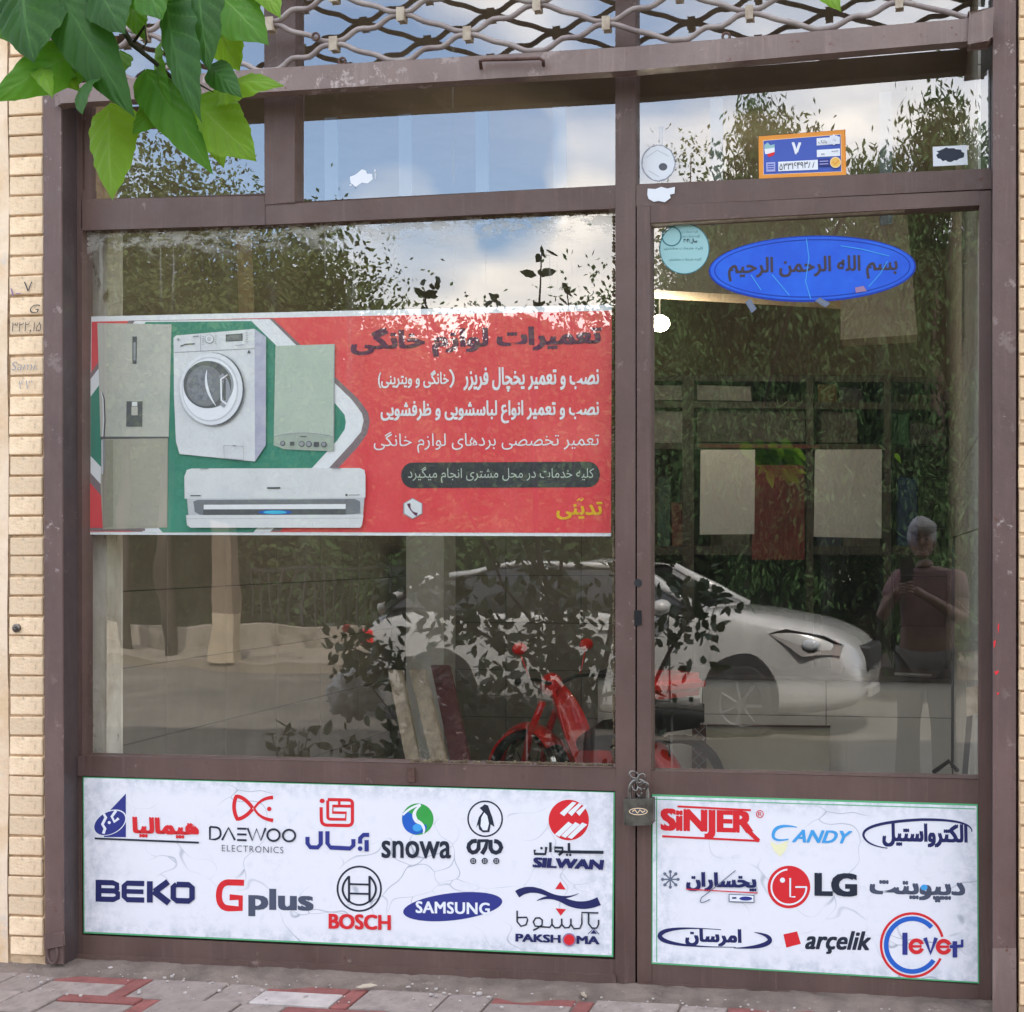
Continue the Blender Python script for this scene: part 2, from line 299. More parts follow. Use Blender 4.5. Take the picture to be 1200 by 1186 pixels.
def glass_mat(name, ior, wave, dirt, ztop=None, tint=.965, wscale=1.6):
    b = NB(name)
    fr = b.n('ShaderNodeFresnel'); fr.inputs['IOR'].default_value = ior
    ge = b.n('ShaderNodeNewGeometry')
    inv = b.n('ShaderNodeMath', operation='SUBTRACT'); inv.inputs[0].default_value = 1; b.l(ge.outputs['Backfacing'], inv.inputs[1])
    # only the street-side skin of the pane mirrors
    sx = b.n('ShaderNodeSeparateXYZ'); b.l(ge.outputs['True Normal'], sx.inputs[0])
    fa = b.n('ShaderNodeMath', operation='LESS_THAN'); b.l(sx.outputs['Y'], fa.inputs[0]); fa.inputs[1].default_value = -.5
    m0 = b.n('ShaderNodeMath', operation='MULTIPLY'); b.l(inv.outputs[0], m0.inputs[0]); b.l(fa.outputs[0], m0.inputs[1])
    m1 = b.n('ShaderNodeMath', operation='MULTIPLY'); b.l(m0.outputs[0], m1.inputs[0]); b.l(fr.outputs[0], m1.inputs[1])
    tr = b.n('ShaderNodeBsdfTransparent'); tr.inputs[0].default_value = (tint, tint, tint*.98, 1)
    gl = b.n('ShaderNodeBsdfGlossy'); gl.inputs['Roughness'].default_value = 0.0; gl.inputs[0].default_value = (1, 1, 1, 1)
    bp = b.n('ShaderNodeBump'); bp.inputs['Strength'].default_value = 1; bp.inputs['Distance'].default_value = wave
    b.l(b.noise(wscale, 2, .45), bp.inputs['Height']); b.l(bp.outputs[0], gl.inputs['Normal'])
    s1 = b.n('ShaderNodeMixShader'); b.l(m1.outputs[0], s1.inputs[0]); b.l(tr.outputs[0], s1.inputs[1]); b.l(gl.outputs[0], s1.inputs[2])
    df = b.n('ShaderNodeBsdfDiffuse'); df.inputs[0].default_value = lin(190, 186, 176)
    d1 = b.ramp(b.noise(7, 8, .7, sc=(1.6, 1, .12)), .55, .85); d2 = b.ramp(b.noise(2.2, 4), .35, .8)
    dm = b.n('ShaderNodeMath', operation='MULTIPLY'); b.l(d1, dm.inputs[0]); b.l(d2, dm.inputs[1])
    dk = b.n('ShaderNodeMath', operation='MULTIPLY_ADD'); b.l(dm.outputs[0], dk.inputs[0]); dk.inputs[1].default_value = dirt; dk.inputs[2].default_value = .009
    fac = dk.outputs[0]
    # thin vertical run marks
    r1 = b.ramp(b.noise(30, 2, .4, sc=(1.2, 1, .02)), .70, .74); r2 = b.ramp(b.noise(3, 3, .5, off=(5, 5, 5)), .5, .62)
    rm = b.n('ShaderNodeMath', operation='MULTIPLY'); b.l(r1, rm.inputs[0]); b.l(r2, rm.inputs[1]); ra = b.n('ShaderNodeMath', operation='MULTIPLY_ADD'); b.l(rm.outputs[0], ra.inputs[0]); ra.inputs[1].default_value = .14; b.l(fac, ra.inputs[2]); fac = ra.outputs[0]
    if ztop is not None:      # smeared grime along the top edge (own shape, follows the pane, not the light)
        tcx = b.n('ShaderNodeTexCoord'); sz = b.n('ShaderNodeSeparateXYZ'); b.l(tcx.outputs['Object'], sz.inputs[0])
        mr = b.n('ShaderNodeMapRange'); mr.inputs['From Min'].default_value = ztop-.115; mr.inputs['From Max'].default_value = ztop-.0
        b.l(sz.outputs['Z'], mr.inputs['Value'])
        nm = b.ramp(b.noise(9, 8, .75, sc=(1, 1, 2.2)), .47, .56); mm = b.n('ShaderNodeMath', operation='MULTIPLY'); b.l(mr.outputs[0], mm.inputs[0]); b.l(nm, mm.inputs[1])
        st = b.ramp(b.noise(16, 6, .6, sc=(2.2, 1, .10)), .62, .68); mr2 = b.n('ShaderNodeMapRange'); mr2.inputs['From Min'].default_value = ztop-.30; mr2.inputs['From Max'].default_value = ztop; mr2.inputs['To Max'].default_value = .5
        b.l(sz.outputs['Z'], mr2.inputs['Value']); m4 = b.n('ShaderNodeMath', operation='MULTIPLY'); b.l(st, m4.inputs[0]); b.l(mr2.outputs[0], m4.inputs[1])
        a3 = b.n('ShaderNodeMath', operation='MAXIMUM'); b.l(mm.outputs[0], a3.inputs[0]); b.l(m4.outputs[0], a3.inputs[1])
        a4 = b.n('ShaderNodeMath', operation='ADD', use_clamp=True); b.l(a3.outputs[0], a4.inputs[0]); b.l(fac, a4.inputs[1])
        a5 = b.n('ShaderNodeMath', operation='MINIMUM'); b.l(a4.outputs[0], a5.inputs[0]); a5.inputs[1].default_value = .6; fac = a5.outputs[0]
    mfac = b.n('ShaderNodeMath', operation='MULTIPLY'); b.l(fac, mfac.inputs[0]); b.l(m0.outputs[0], mfac.inputs[1])
    s2 = b.n('ShaderNodeMixShader'); b.l(mfac.outputs[0], s2.inputs[0]); b.l(s1.outputs[0], s2.inputs[1]); b.l(df.outputs[0], s2.inputs[2])
    b.l(s2.outputs[0], b.out.inputs[0]); return b.m

# ------------------------------------------------------------------ lettering and flat print, laid out on the sign's own plane
FORMS = {}
def _f(ch, *c): FORMS[ch] = c
for ch, c in {'ا': (0xFE8D, 2), 'آ': (0xFE81, 2), 'ب': (0xFE8F, 4), 'پ': (0xFB56, 4), 'ت': (0xFE95, 4), 'ج': (0xFE9D, 4), 'چ': (0xFB7A, 4), 'ح': (0xFEA1, 4), 'خ': (0xFEA5, 4), 'د': (0xFEA9, 2), 'ر': (0xFEAD, 2), 'ز': (0xFEAF, 2), 'س': (0xFEB1, 4), 'ش': (0xFEB5, 4), 'ص': (0xFEB9, 4), 'ط': (0xFEC1, 4), 'ظ': (0xFEC5, 4), 'ع': (0xFEC9, 4), 'ف': (0xFED1, 4), 'ک': (0xFB8E, 4), 'گ': (0xFB92, 4), 'ل': (0xFEDD, 4), 'م': (0xFEE1, 4), 'ن': (0xFEE5, 4), 'و': (0xFEED, 2), 'ه': (0xFEE9, 4), 'ی': (0xFBFC, 4)}.items():
    _f(ch, *[chr(c[0]+i) for i in range(c[1])])
def shape_fa(t):
    """joined letter forms, in visual (left to right) order"""
    t = t.replace('لا', '\u0001'); FORMS['\u0001'] = (chr(0xFEFB), chr(0xFEFC)); out = []
    for i, ch in enumerate(t):
        if ch not in FORMS: out.append({'(': ')', ')': '('}.get(ch, ch)); continue
        pv = i > 0 and (len(FORMS.get(t[i-1], ())) == 4 or t[i-1] == 'ـ'); nx = i+1 < len(t) and (t[i+1] in FORMS or t[i+1] == 'ـ')
        F = FORMS[ch]
        if len(F) == 2: out.append(F[1] if pv else F[0])
        else: out.append(F[3] if pv and nx else F[1] if pv else F[2] if nx else F[0])
    return ''.join(reversed(out))
_tc = bpy.data.curves.new('lettering', 'FONT'); _to = bpy.data.objects.new('lettering', _tc); COL.objects.link(_to)
def text_mesh(body, bold=0, shear=0, spacing=1, res=3):
    _tc.body = body; _tc.offset = bold; _tc.shear = shear; _tc.space_character = spacing; _tc.resolution_u = res; _tc.fill_mode = 'FRONT'
    bpy.context.view_layer.update()
    e = _to.evaluated_get(bpy.context.evaluated_depsgraph_get()); me = e.to_mesh()
    vs = [(v.co.x, v.co.y) for v in me.vertices]; fs = [tuple(p.vertices) for p in me.polygons]; e.to_mesh_clear(); return vs, fs
STEP = .00022
class Art:
    """print laid on plane y; coordinates are points of the photograph (only used to measure the layout)"""
    def __init__(s, y, tf=None): s.y = y; s.mb = MB(); s.mats = []; s.layer = 1; s.tf = tf or (lambda a, b: (a, b))
    def put(s, vs, fs, c):
        m = I[c] if isinstance(c, str) else c
        if m not in s.mats: s.mats.append(m)
        s.mb.k = s.mats.index(m); y = s.y-STEP*s.layer; s.layer += 1
        s.mb.add([P(*s.tf(a, b), y) for a, b in vs], fs)
    def poly(s, pts, c):
        tr = tessellate_polygon([[Vector((a, b, 0)) for a, b in pts]]); s.put(pts, [tuple(t) for t in tr], c); return s
    def rect(s, x0, y0, x1, y1, c): return s.poly([(x0, y0), (x1, y0), (x1, y1), (x0, y1)], c)
    def ell(s, cx, cy, rx, ry, c, rot=0, n=40):
        a = math.radians(rot)
        return s.poly([(cx+rx*math.cos(t)*math.cos(a)-ry*math.sin(t)*math.sin(a), cy+rx*math.cos(t)*math.sin(a)+ry*math.sin(t)*math.cos(a)) for t in [2*math.pi*i/n for i in range(n)]], c)
    def ring(s, cx, cy, rx, ry, wd, c, a0=0, a1=360, rot=0, n=44, w1=None):
        ra = math.radians(rot); vs = []; fs = []
        for i in range(n+1):
            u = i/n; t = math.radians(a0+(a1-a0)*u); ww = wd if w1 is None else wd+(w1-wd)*math.sin(math.pi*u)
            for k in (1, -1):
                X = (rx+k*ww/2)*math.cos(t); Y = (ry+k*ww/2)*math.sin(t); vs.append((cx+X*math.cos(ra)-Y*math.sin(ra), cy+X*math.sin(ra)+Y*math.cos(ra)))
        for i in range(n): fs.append((2*i, 2*i+1, 2*i+3, 2*i+2))
        s.put(vs, fs, c); return s
    def line(s, pts, wd, c, taper=None):
        vs = []; fs = []; n = len(pts)
        for i, (x, y) in enumerate(pts):
            a = pts[max(i-1, 0)]; b = pts[min(i+1, n-1)]; dx, dy = b[0]-a[0], b[1]-a[1]; l = math.hypot(dx, dy) or 1
            ww = (wd if taper is None else taper[i])/2; vs += [(x-dy/l*ww, y+dx/l*ww), (x+dy/l*ww, y-dx/l*ww)]
        for i in range(n-1): fs.append((2*i, 2*i+1, 2*i+3, 2*i+2))
        s.put(vs, fs, c); return s
    def text(s, body, x0, y0, x1, y1, c, bold=0, shear=0, slope=None, spacing=1, fa=False):
        if fa: body = shape_fa(body)
        vs, fs = text_mesh(body, 0, shear, spacing)
        if not vs: return s
        if bold < -.001: vs, fs = text_mesh(body, bold, shear, spacing)
        if bold > .012:
            o_ = len(vs); V2 = []; F2 = []
            for k, (dx, dy) in enumerate(((-1, -.6), (1, -.6), (-1, .6), (1, .6), (0, 0))): V2 += [(a+dx*bold, b+dy*bold) for a, b in vs]; F2 += [tuple(i+k*o_ for i in f) for f in fs]
            vs, fs = V2, F2
        xa = min(v[0] for v in vs); xb = max(v[0] for v in vs); ya = min(v[1] for v in vs); yb = max(v[1] for v in vs)
        if slope is None: slope = ((y0+y1)/2-645)*9.1e-5+.003
        PTS = [(x0+(v[0]-xa)/(xb-xa)*(x1-x0), y1+(v[1]-ya)/(yb-ya)*(y0-y1)+slope*(v[0]-xa)/(xb-xa)*(x1-x0)) for v in vs]
        if bold > .012:
            nf = len(fs)//5; nv = len(vs)//5
            for k in range(5): s.layer -= (.75 if k else 0); s.put(PTS[k*nv:(k+1)*nv], fs[:nf], c)
        else: s.put(PTS, fs, c)
        return s
    def done(s, name, parent, label=None):
        o = s.mb.build(name, s.mats, parent)
        if label: o['label'] = label
        return o
def sheet(name, quad, y, m, parent, t=.001, edge_attr=False, nx=24, ny=8, label=None, wob=0):
    """a thin sheet with slight waviness"""
    vs = []; fs = []; ed = []
    (a, b, c, d) = quad
    for j in range(ny+1):
        for i in range(nx+1):
            u, v = i/nx, j/ny
            x = (a[0]*(1-u)+b[0]*u)*(1-v)+(d[0]*(1-u)+c[0]*u)*v; z = (a[1]*(1-u)+b[1]*u)*(1-v)+(d[1]*(1-u)+c[1]*u)*v
            vs.append(P(x, z, y)); ed.append(max(abs(v-.5)*2, abs(u-.5)*2*.985))
    for j in range(ny):
        for i in range(nx): k = j*(nx+1)+i; fs.append((k, k+1, k+nx+2, k+nx+1))
    mb = MB(); mb.add(vs, fs); o = mb.build(name, m, parent)
    if edge_attr:
        at = o.data.attributes.new('edge', 'FLOAT', 'POINT'); at.data.foreach_set('value', ed)
    mo = None
    if label: o['label'] = label
    return o

# ================================================================== GROUND
GZ = -.22        # level of the street in front of the pavement
g = MB()
g.add([(-70, -1.45, -.012), (70, -1.45, -.012), (70, -.14, -.004), (-70, -.14, -.004), (-70, -2.9, GZ), (70, -2.9, GZ)], [(0, 1, 2, 3), (4, 5, 1, 0)])
struct('pavement', g, M['concrete'])
g = MB(); g.add([(-70, -5.3, GZ), (70, -5.3, GZ), (70, -2.9, GZ), (-70, -2.9, GZ)], [(0, 1, 2, 3)]); struct('planting_strip', g, M['soil'])
g = MB(); g.add([(-140, -140, GZ-.13), (140, -140, GZ-.13), (140, 60, GZ-.13), (-140, 60, GZ-.13)], [(0, 1, 2, 3)]); struct('ground', g, M['grass'])
g = MB(); g.add([(-70, -14.0, GZ-.10), (70, -14.0, GZ-.10), (70, -5.3, GZ-.10), (-70, -5.3, GZ-.10)], [(0, 1, 2, 3)]); struct('road', g, M['asphalt'])
g = MB(); g.box((-70, -5.42, GZ-.3), (70, -5.3, GZ+.02)); struct('kerb', g, M['concrete'])
g = MB(); g.box((-70, -16.5, GZ-.3), (70, -14.0, GZ+.03)); struct('far_pavement', g, M['concrete'])
# ---- paved strip under the shop front: every paver its own piece
pv = bpy.data.objects.new('paved_strip', None); COL.objects.link(pv); pv['kind'] = 'structure'; pv.location = (0, 0, 0)
bedm = MB(); bedm.add([(-4.2, -1.45, -.008), (1.3, -1.45, -.008), (1.3, -.13, -.002), (-4.2, -.13, -.002)], [(0, 1, 2, 3)]); bedm.build('mortar_bed', M['cement'], pv)
def slab(wx, wy):
    mb = MB(); mb.box((0, 0, -.02), (wx-.006, wy-.006, .010)); return mb
protos = {}
def paver(x, y, wx, wy, kind):
    key = (round(wx, 3), round(wy, 3), kind)
    if key not in protos:
        o = slab(wx, wy).build('paver', M[kind], pv, base=Vector((0, 0, 0)), bevel=.003); protos[key] = o
    else: o = dup(protos[key], pv, (0, 0, 0))
    o.location = (x, y, -.006+random.uniform(-.003, .003)); o.rotation_euler = (random.uniform(-.008, .008), random.uniform(-.008, .008), random.uniform(-.012, .012)); return o
rr = random.Random(5)
A_, B_, H_ = .26, .058, .175
row = 0; y = -.15
while y > -1.38:
    x = -4.15+(row % 3)*.13; i = 0
    while x < 1.2:
        kd = 'paver_pale' if rr.random() < .06 or (row == 0 and -2.66 < x < -2.40) else 'paver'
        if i % 2 == 0: paver(x, y-H_, A_, H_-B_, kd); paver(x, y-B_, A_, B_, 'paver_red'); paver(x+A_, y-H_, B_, H_, 'paver_red')
        else: paver(x, y-H_, A_+B_*.0, H_, kd); paver(x+A_, y-H_, A_*.55, H_, 'paver'); x += A_*.55-B_
        x += A_+B_; i += 1
    y -= H_; row += 1
# rough cement apron against the threshold
def apron():
    mb = MB(); nx = 150; ny = 7; vs = []
    rn = random.Random(3)
    for j in range(ny+1):
        for i in range(nx+1):
            x = -3.0+4.1*i/nx; e = .15+.03*math.sin(i*.21)+.02*math.sin(i*.67+1)
            yy = -.02-(e)*j/ny; zz = .022*(1-(j/ny)**2)+rn.uniform(-.003, .003)-(.016 if j == ny else 0)
            vs.append((x, yy, zz))
    mb.add(vs, [(j*(nx+1)+i, (j+1)*(nx+1)+i, (j+1)*(nx+1)+i+1, j*(nx+1)+i+1) for j in range(ny) for i in range(nx)]); return mb
struct('cement_apron', apron(), M['cement'])
# debris: little stones and chips
mb = MB(); rn = random.Random(11)
for i in range(260):
    p = (rn.uniform(-2.9, .6), -abs(rn.gauss(0, .13))-.05, .006+rn.uniform(0, .006)); r = rn.choice([.003, .004, .005, .007, .011 if rn.random() < .3 else .005])
    mb.ball(p, (r, r*rn.uniform(.6, 1.3), r*.6), 6)
tag(mb.build('grit', M['paver_pale']), 'scattered pale grit and chips along the threshold', 'grit', kind='stuff')
for (a, b, sc_, lab) in ((828, 1150, .016, 'largest pale pebble lying left of the padlock by the threshold'),):
    pass
def leaf_litter(px, py, rot, lab, s_=.03):
    d = FW+RT*((px-PPX)/FPX)+UP*((PPY-py)/FPX); t = (.012-CAM.z)/d.z; c = CAM+d*t
    mb = MB(); ca, sa = math.cos(rot), math.sin(rot); pts = [(-1, 0, 0), (-.4, .35, .15), (.3, .3, .22), (1, 0, .1), (.3, -.3, .05), (-.4, -.3, 0)]
    mb.add([(c.x+(a*ca-b*sa)*s_, c.y+(a*sa+b*ca)*s_, c.z+.004+z_*s_) for a, b, z_ in pts], [(0, 1, 2, 3, 4, 5)])
    tag(mb.build('dry_leaf', M['clip'], base=c), lab, 'dry leaf', 'dry leaves on the paving')
leaf_litter(430, 1158, .3, 'curled pale dry leaf on the paving below the fourth logo column', .034)
leaf_litter(252, 1134, 1.2, 'small pale dry scrap near the bottom rail at left', .022)
leaf_litter(684, 1168, 2.1, 'pale dry scrap right of the shop window, by the red paver', .026)

# ================================================================== BUILDING
# piers of stacked bricks
def brick_pier(name, x0, x1, ztop, lab, bm_, y_front, pitch, xb0, xb1, seed, rot=0):
    t = thing(name, (x0, y_front+.1, 0), lab, 'brick pier')
    mb = MB(); mb.box((x0, y_front-.003, -.3), (x1, y_front+.4, ztop)); mb.build('mortar_core', M['mortar'], t)
    r = random.Random(seed); pr = None; z = .045; n = 0
    while z < ztop-.06 and n < 70:
        if pr is None:
            b = MB(); wb = xb1-xb0; b.box((-wb/2, -.012, 0), (wb/2, .03, pitch-.0065)); pr = b.build('brick', bm_, t, base=Vector((0, 0, 0)), bevel=.003, seg=1); o = pr
        else: o = dup(pr, t, (0, 0, 0))
        wdt = 1+r.uniform(-.03, .03)
        o.location = Vector(((xb0+xb1)/2+r.uniform(-.002, .002), y_front+r.uniform(-.002, .003), z+r.uniform(-.001, .001)))-t.location
        o.scale = (wdt, 1, 1+r.uniform(-.03, .03)); o.rotation_euler = (0, r.uniform(-.010, .010), 0); z += pitch; n += 1
    return t
xl0, xl1 = P(12, 640, -.10).x, P(51.5, 640, -.10).x
PITCH = .0655
pierL = brick_pier('brick_pier', xl0-.9, P(56, 640, -.09).x, 3.35, 'cream stacked brick pier with pencilled numbers, left of the shop window', M['brick'], -.095, PITCH, xl0, xl1, 1)
xr0 = P(1194, 640, -.1).x
pierR = brick_pier('brick_pier', xr0-.002, xr0+.9, 3.35, 'sunlit tan brick pier at the right of the door', M['brick_r'], -.122, PITCH, xr0, xr0+.118, 2)
# more brick courses right of it (out of the frame they carry on)
# render skin left of the brick stack
mb = MB(); nx, nz = 14, 60; vs = []
for j in range(nz+1):
    for i in range(nx+1):
        x = xl0-.9+(.9-.004)*i/nx; z = -.05+3.4*j/nz; vs.append((x, -.104-.004*math.sin(i*1.3+j*.4)-random.uniform(0, .0025), z))
mb.add(vs, [(j*(nx+1)+i, j*(nx+1)+i+1, (j+1)*(nx+1)+i+1, (j+1)*(nx+1)+i) for j in range(nz) for i in range(nx)])
mb.build('render_coat', M['plaster'], pierL)
# pencilled writing on the bricks and a screw head
a = Art(-.1115); a.text('۷', 28, 330, 38, 342, 'dark', -.01); a.done('pencil_writing', pierL); a = Art(-.1115); a.text('۱-', 12, 338, 24, 347, 'pinkline', .01); a.done('pencil_writing', pierL)
a = Art(-.1115); a.text('G', 35, 357, 47, 367, 'dark', -.012, .3); a.done('pencil_writing', pierL); a = Art(-.1115); a.text('۳۲۲٫۱۵', 14, 378, 48, 391, 'dark', -.012, .2); a.done('pencil_writing', pierL); a = Art(-.1115); a.text('Sami.', 13, 424, 44, 434, 'wmgray', -.01, .2); a.done('pencil_writing', pierL); a = Art(-.1115); a.text('۴۳', 22, 446, 38, 456, 'wmgray', -.01); a.done('pencil_writing', pierL)
mb = MB(); c = P(20, 736, -.108); mb.lathe(c, (0, -1, 0), [(-.01, .014), (.006, .014), (.010, .010), (.011, .004), (.009, .0)], 16); mb.build('screw_head', M['steel'], pierL, smooth=False)
mb = MB(); c = P(1198, 746, -.108); mb.lathe(c, (0, -1, 0), [(-.01, .016), (.006, .016), (.010, .011), (.011, .005), (.009, .0)], 16); mb.build('screw_head', M['steel'], pierR)
# floors above and walls to either side, so the street has its real shade
bld = thing('shop_building', (-1.3, .2, 0), 'cream rendered building above and beside the shop front', 'building')
mb = MB(); mb.box((-12, -.09, 3.35), (9, .3, 10.5)); mb.build('upper_wall', M['cream_wall'], bld)
mb = MB(); mb.box((-12, -.088, -.3), (xl0-.9, .3, 3.35)); mb.build('side_wall', M['cream_wall'], bld)
mb = MB(); mb.box((xr0+.9, -.088, -.3), (9, .3, 3.35)); mb.build('side_wall', M['cream_wall'], bld)
mb = MB(); mb.box((-12, .3, 3.3), (9, 8, 10.5)); mb.build('upper_storeys', M['cream_wall'], bld)
for (wx, wz) in ((-9, 4.6), (-5.5, 4.6), (-2, 4.6), (1.5, 4.6), (5, 4.6), (-9, 7.7), (-5.5, 7.7), (-2, 7.7), (1.5, 7.7), (5, 7.7)):
    mb = MB(); mb.box((wx-.05, -.13, wz-.05), (wx+1.55, -.085, wz+1.45)); f_ = mb.build('window', M['channel'], bld)
    mb = MB(); mb.box((wx+.03, -.15, wz+.03), (wx+1.47, -.125, wz+1.37)); mb.build('pane', M['winglass'], f_)

# ---- interior shell
XL, XR, YB, ZC = -3.05, .205, 4.2, 3.2
room = MB(); room.add([(XL, .05, 0.01), (XR, .05, 0.01), (XR, YB, 0.01), (XL, YB, 0.01)], [(0, 1, 2, 3)]); struct('shop_floor', room, M['floor_in'])
room = MB(); room.box((XL, .05, ZC), (XR, YB, ZC+.08)); struct('shop_ceiling', room, M['ceil'])
def tilewall(name, mk, o, ux, uz, nx, nz, tw, th, m, thick):
    root = bpy.data.objects.new(name, None); COL.objects.link(root); root['kind'] = 'structure'; root.location = (0, 0, 0)
    return root
def wall_with_tiles(name, a, ux, nrm, W, H, tw, th, m):
    """grout wall + single tiles"""
    a, ux, nrm = Vector(a), Vector(ux), Vector(nrm)
    w_ = MB(); p = [a, a+ux*W, a+ux*W+UP*H, a+UP*H]; w_.prism([q for q in p], [q-nrm*.15 for q in p])
    wall = struct(name, w_, M['grout'])
    pr = None; nx = int(math.ceil(W/tw)); nz = int(math.ceil(H/th))
    ang = math.atan2(ux.y, ux.x)
    for j in range(nz):
        for i in range(nx):
            sx = min(1, (W-i*tw)/tw); sz = min(1, (H-j*th)/th)
            if sx < .08 or sz < .08: continue
            if pr is None:
                t = MB(); t.box((.002, -.006, .002), (tw-.002, .004, th-.002)); pr = t.build('wall_tile', m, wall, base=Vector((0, 0, 0)), bevel=.0015); o = pr
            else: o = dup(pr, wall, (0, 0, 0))
            q = a+ux*(i*tw)+UP*(j*th)+nrm*.002; o.location = q; o.rotation_euler = (0, 0, ang); o.scale = (sx, 1, sz)
    return wall
wall_with_tiles('back_wall', (XL, YB, .01), (1, 0, 0), (0, -1, 0), XR-XL, 2.1, .49, .30, M['tile'])
wall_with_tiles('right_wall', (XR, YB, .01), (0, -1, 0), (-1, 0, 0), YB-.06, ZC-.02, .49, .285, M['tile_light'])
wall_with_tiles('left_wall', (XL, .06, .01), (0, 1, 0), (1, 0, 0), YB-.06, 2.1, .49, .30, M['tile'])
mb = MB(); mb.box((XL, YB, 2.11), (XR, YB+.15, ZC)); struct('back_wall_plaster', mb, M['ceil'])
mb = MB(); mb.box((XL-.15, .06, 2.11), (XL, YB, ZC)); struct('left_wall_plaster', mb, M['ceil'])
mb = MB(); mb.box((XL-.2, YB+.15, -.2), (XR+.2, YB+.4, 3.4)); mb.box((XL-.35, .3, -.2), (XL-.15, YB+.4, 3.4)); mb.box((XR+.15, .3, -.2), (XR+.35, YB+.4, 3.4)); struct('rear_masonry', mb, M['mortar'])
# tan boxed beam under the ceiling, stepped
mb = MB(); mb.ppx([(735, 240), (1062, 240), (1075, 392), (985, 398), (985, 352), (735, 338)], 1.3, 1.5); struct('boxed_beam', mb, M['soffit'])
mb = MB(); mb.ppx([(60, 280), (130, 318), (258, 366), (300, 372), (300, 600), (60, 600)], 3.0, 3.6); struct('stair_underside', mb, M['soffit'])
mb = MB(); mb.ppx([(258, 262), (276, 262), (282, 420), (258, 420)], 1.6, 1.75); struct('boxed_column', mb, M['soffit'])
mb = MB(); mb.ppx([(476, 620), (520, 620), (520, 960), (476, 900)], 3.2, 3.4); struct('inner_pillar', mb, M['tile_light'])

# ================================================================== SHOP FRONT
YF = -.03
def member(name, pts, y0, y1, m, parent, bevel=.003, label=None):
    mb = MB(); mb.ppx(pts, y0, y1); o = mb.build(name, m, parent, bevel=bevel)
    if label: o['label'] = label
    return o
fr = thing('shop_window_frame', (-1.3, 0, 0), 'brown painted steel frame of the big shop window and the lights above', 'window frame')
F = M['frame']
member('stile', [(77, -200), (96, -200), (96, 1128), (79, 1123)], YF, .03, F, fr)
member('mullion', [(310, -200), (346, -200), (346, 237.3), (311, 239)], YF-.002, .03, F, fr)
member('mullion', [(721.5, -200), (745, -200), (744, 1158), (721.5, 1156)], YF-.004, .035, F, fr)
member('stile', [(1162.5, -200), (1172, -200), (1172, 1170), (1163, 1170)], YF, .03, F, fr)
member('transom_rail', [(96, 234.5), (310, 228), (311, 262.3), (96, 269)], YF, .03, F, fr)
member('transom_rail', [(346, 237), (721.5, 218), (721.5, 244.5), (311, 262.3), (311, 238.5)], YF, .03, F, fr)
member('transom_rail', [(745, 217), (1162.5, 198.5), (1162.5, 221.5), (745, 241)], YF-.001, .03, F, fr)
member('glazing_bead', [(96, 222), (108, 222), (108, 234), (310, 226.5), (310, 228.6), (96, 235)], YF+.006, .0, F, fr, .001)
member('glazing_bead', [(99, -200), (107.5, -200), (107.5, 226), (99, 226)], YF+.008, .0, F, fr, .001)
member('sill_rail', [(94, 886.5), (721.5, 899.5), (721.5, 927.5), (94, 909.5)], YF-.003, .035, F, fr)
member('bottom_rail', [(97, 1096), (721.5, 1125), (721.5, 1142), (97, 1118)], YF-.001, .035, F, fr)
member('bottom_rail', [(79, 1118.5), (721.5, 1143), (721.5, 1157), (79, 1126)], YF-.012, .04, F, fr, .004)
member('apron_panel', [(96, 909), (722, 927), (722, 1126), (96, 1098)], -.012, .0, F, fr, 0)
member('head_rail', [(77, -230), (1172, -262), (1172, -200), (77, -196)], YF-.006, .04, F, fr)
member('latch_plate', [(478, 900), (485, 900), (486, 916), (478, 916)], YF-.010, YF, M['rust'], fr, .001)
member('hinge_lug', [(91, 887), (97, 887), (97, 909), (91, 909)], YF-.014, YF, M['channel'], fr, .001)
# holes in the mullion: keyhole and slot of the lock
mb = MB(); c = P(748, 683, YF-.002); mb.lathe(c, (0, -1, 0), [(-.004, .0125), (.004, .0125), (.004, .0)], 18); 
lock = thing('door_lock', c, 'black round cylinder and dark slot of the lock on the meeting stile', 'lock'); mb.build('lock_cylinder', M['black'], lock)
mb = MB(); mb.ppx([(744, 716), (751, 716), (752, 732), (744, 733)], YF-.006, YF+.004); mb.build('strike_slot', M['dark'], lock, bevel=.002)
# panes
GL_T = glass_mat('transom_glass', 2.55, .0012, .15)
ztop_main = P(400, 256, 0).z
GL_M = glass_mat('main_window_glass', 2.4, .0026, .26, ztop=ztop_main+1.3*0)
GL_D = glass_mat('door_glass', 2.45, .0020, .12)
def pane(name, pts, m, parent, y=0.0):
    mb = MB(); mb.ppx(pts, y-.002, y+.003); return mb.build(name, m, parent)
pane('window_pane', [(98, -190), (320, -190), (320, 238), (98, 244)], GL_T, fr)
pane('window_pane', [(335, -190), (730, -190), (730, 226), (335, 246)], GL_T, fr)
pane('window_pane', [(738, -190), (1168, -190), (1168, 206), (738, 226)], GL_T, fr)
pane('window_pane', [(88, 256), (730, 234), (730, 908), (88, 893)], GL_M, fr)
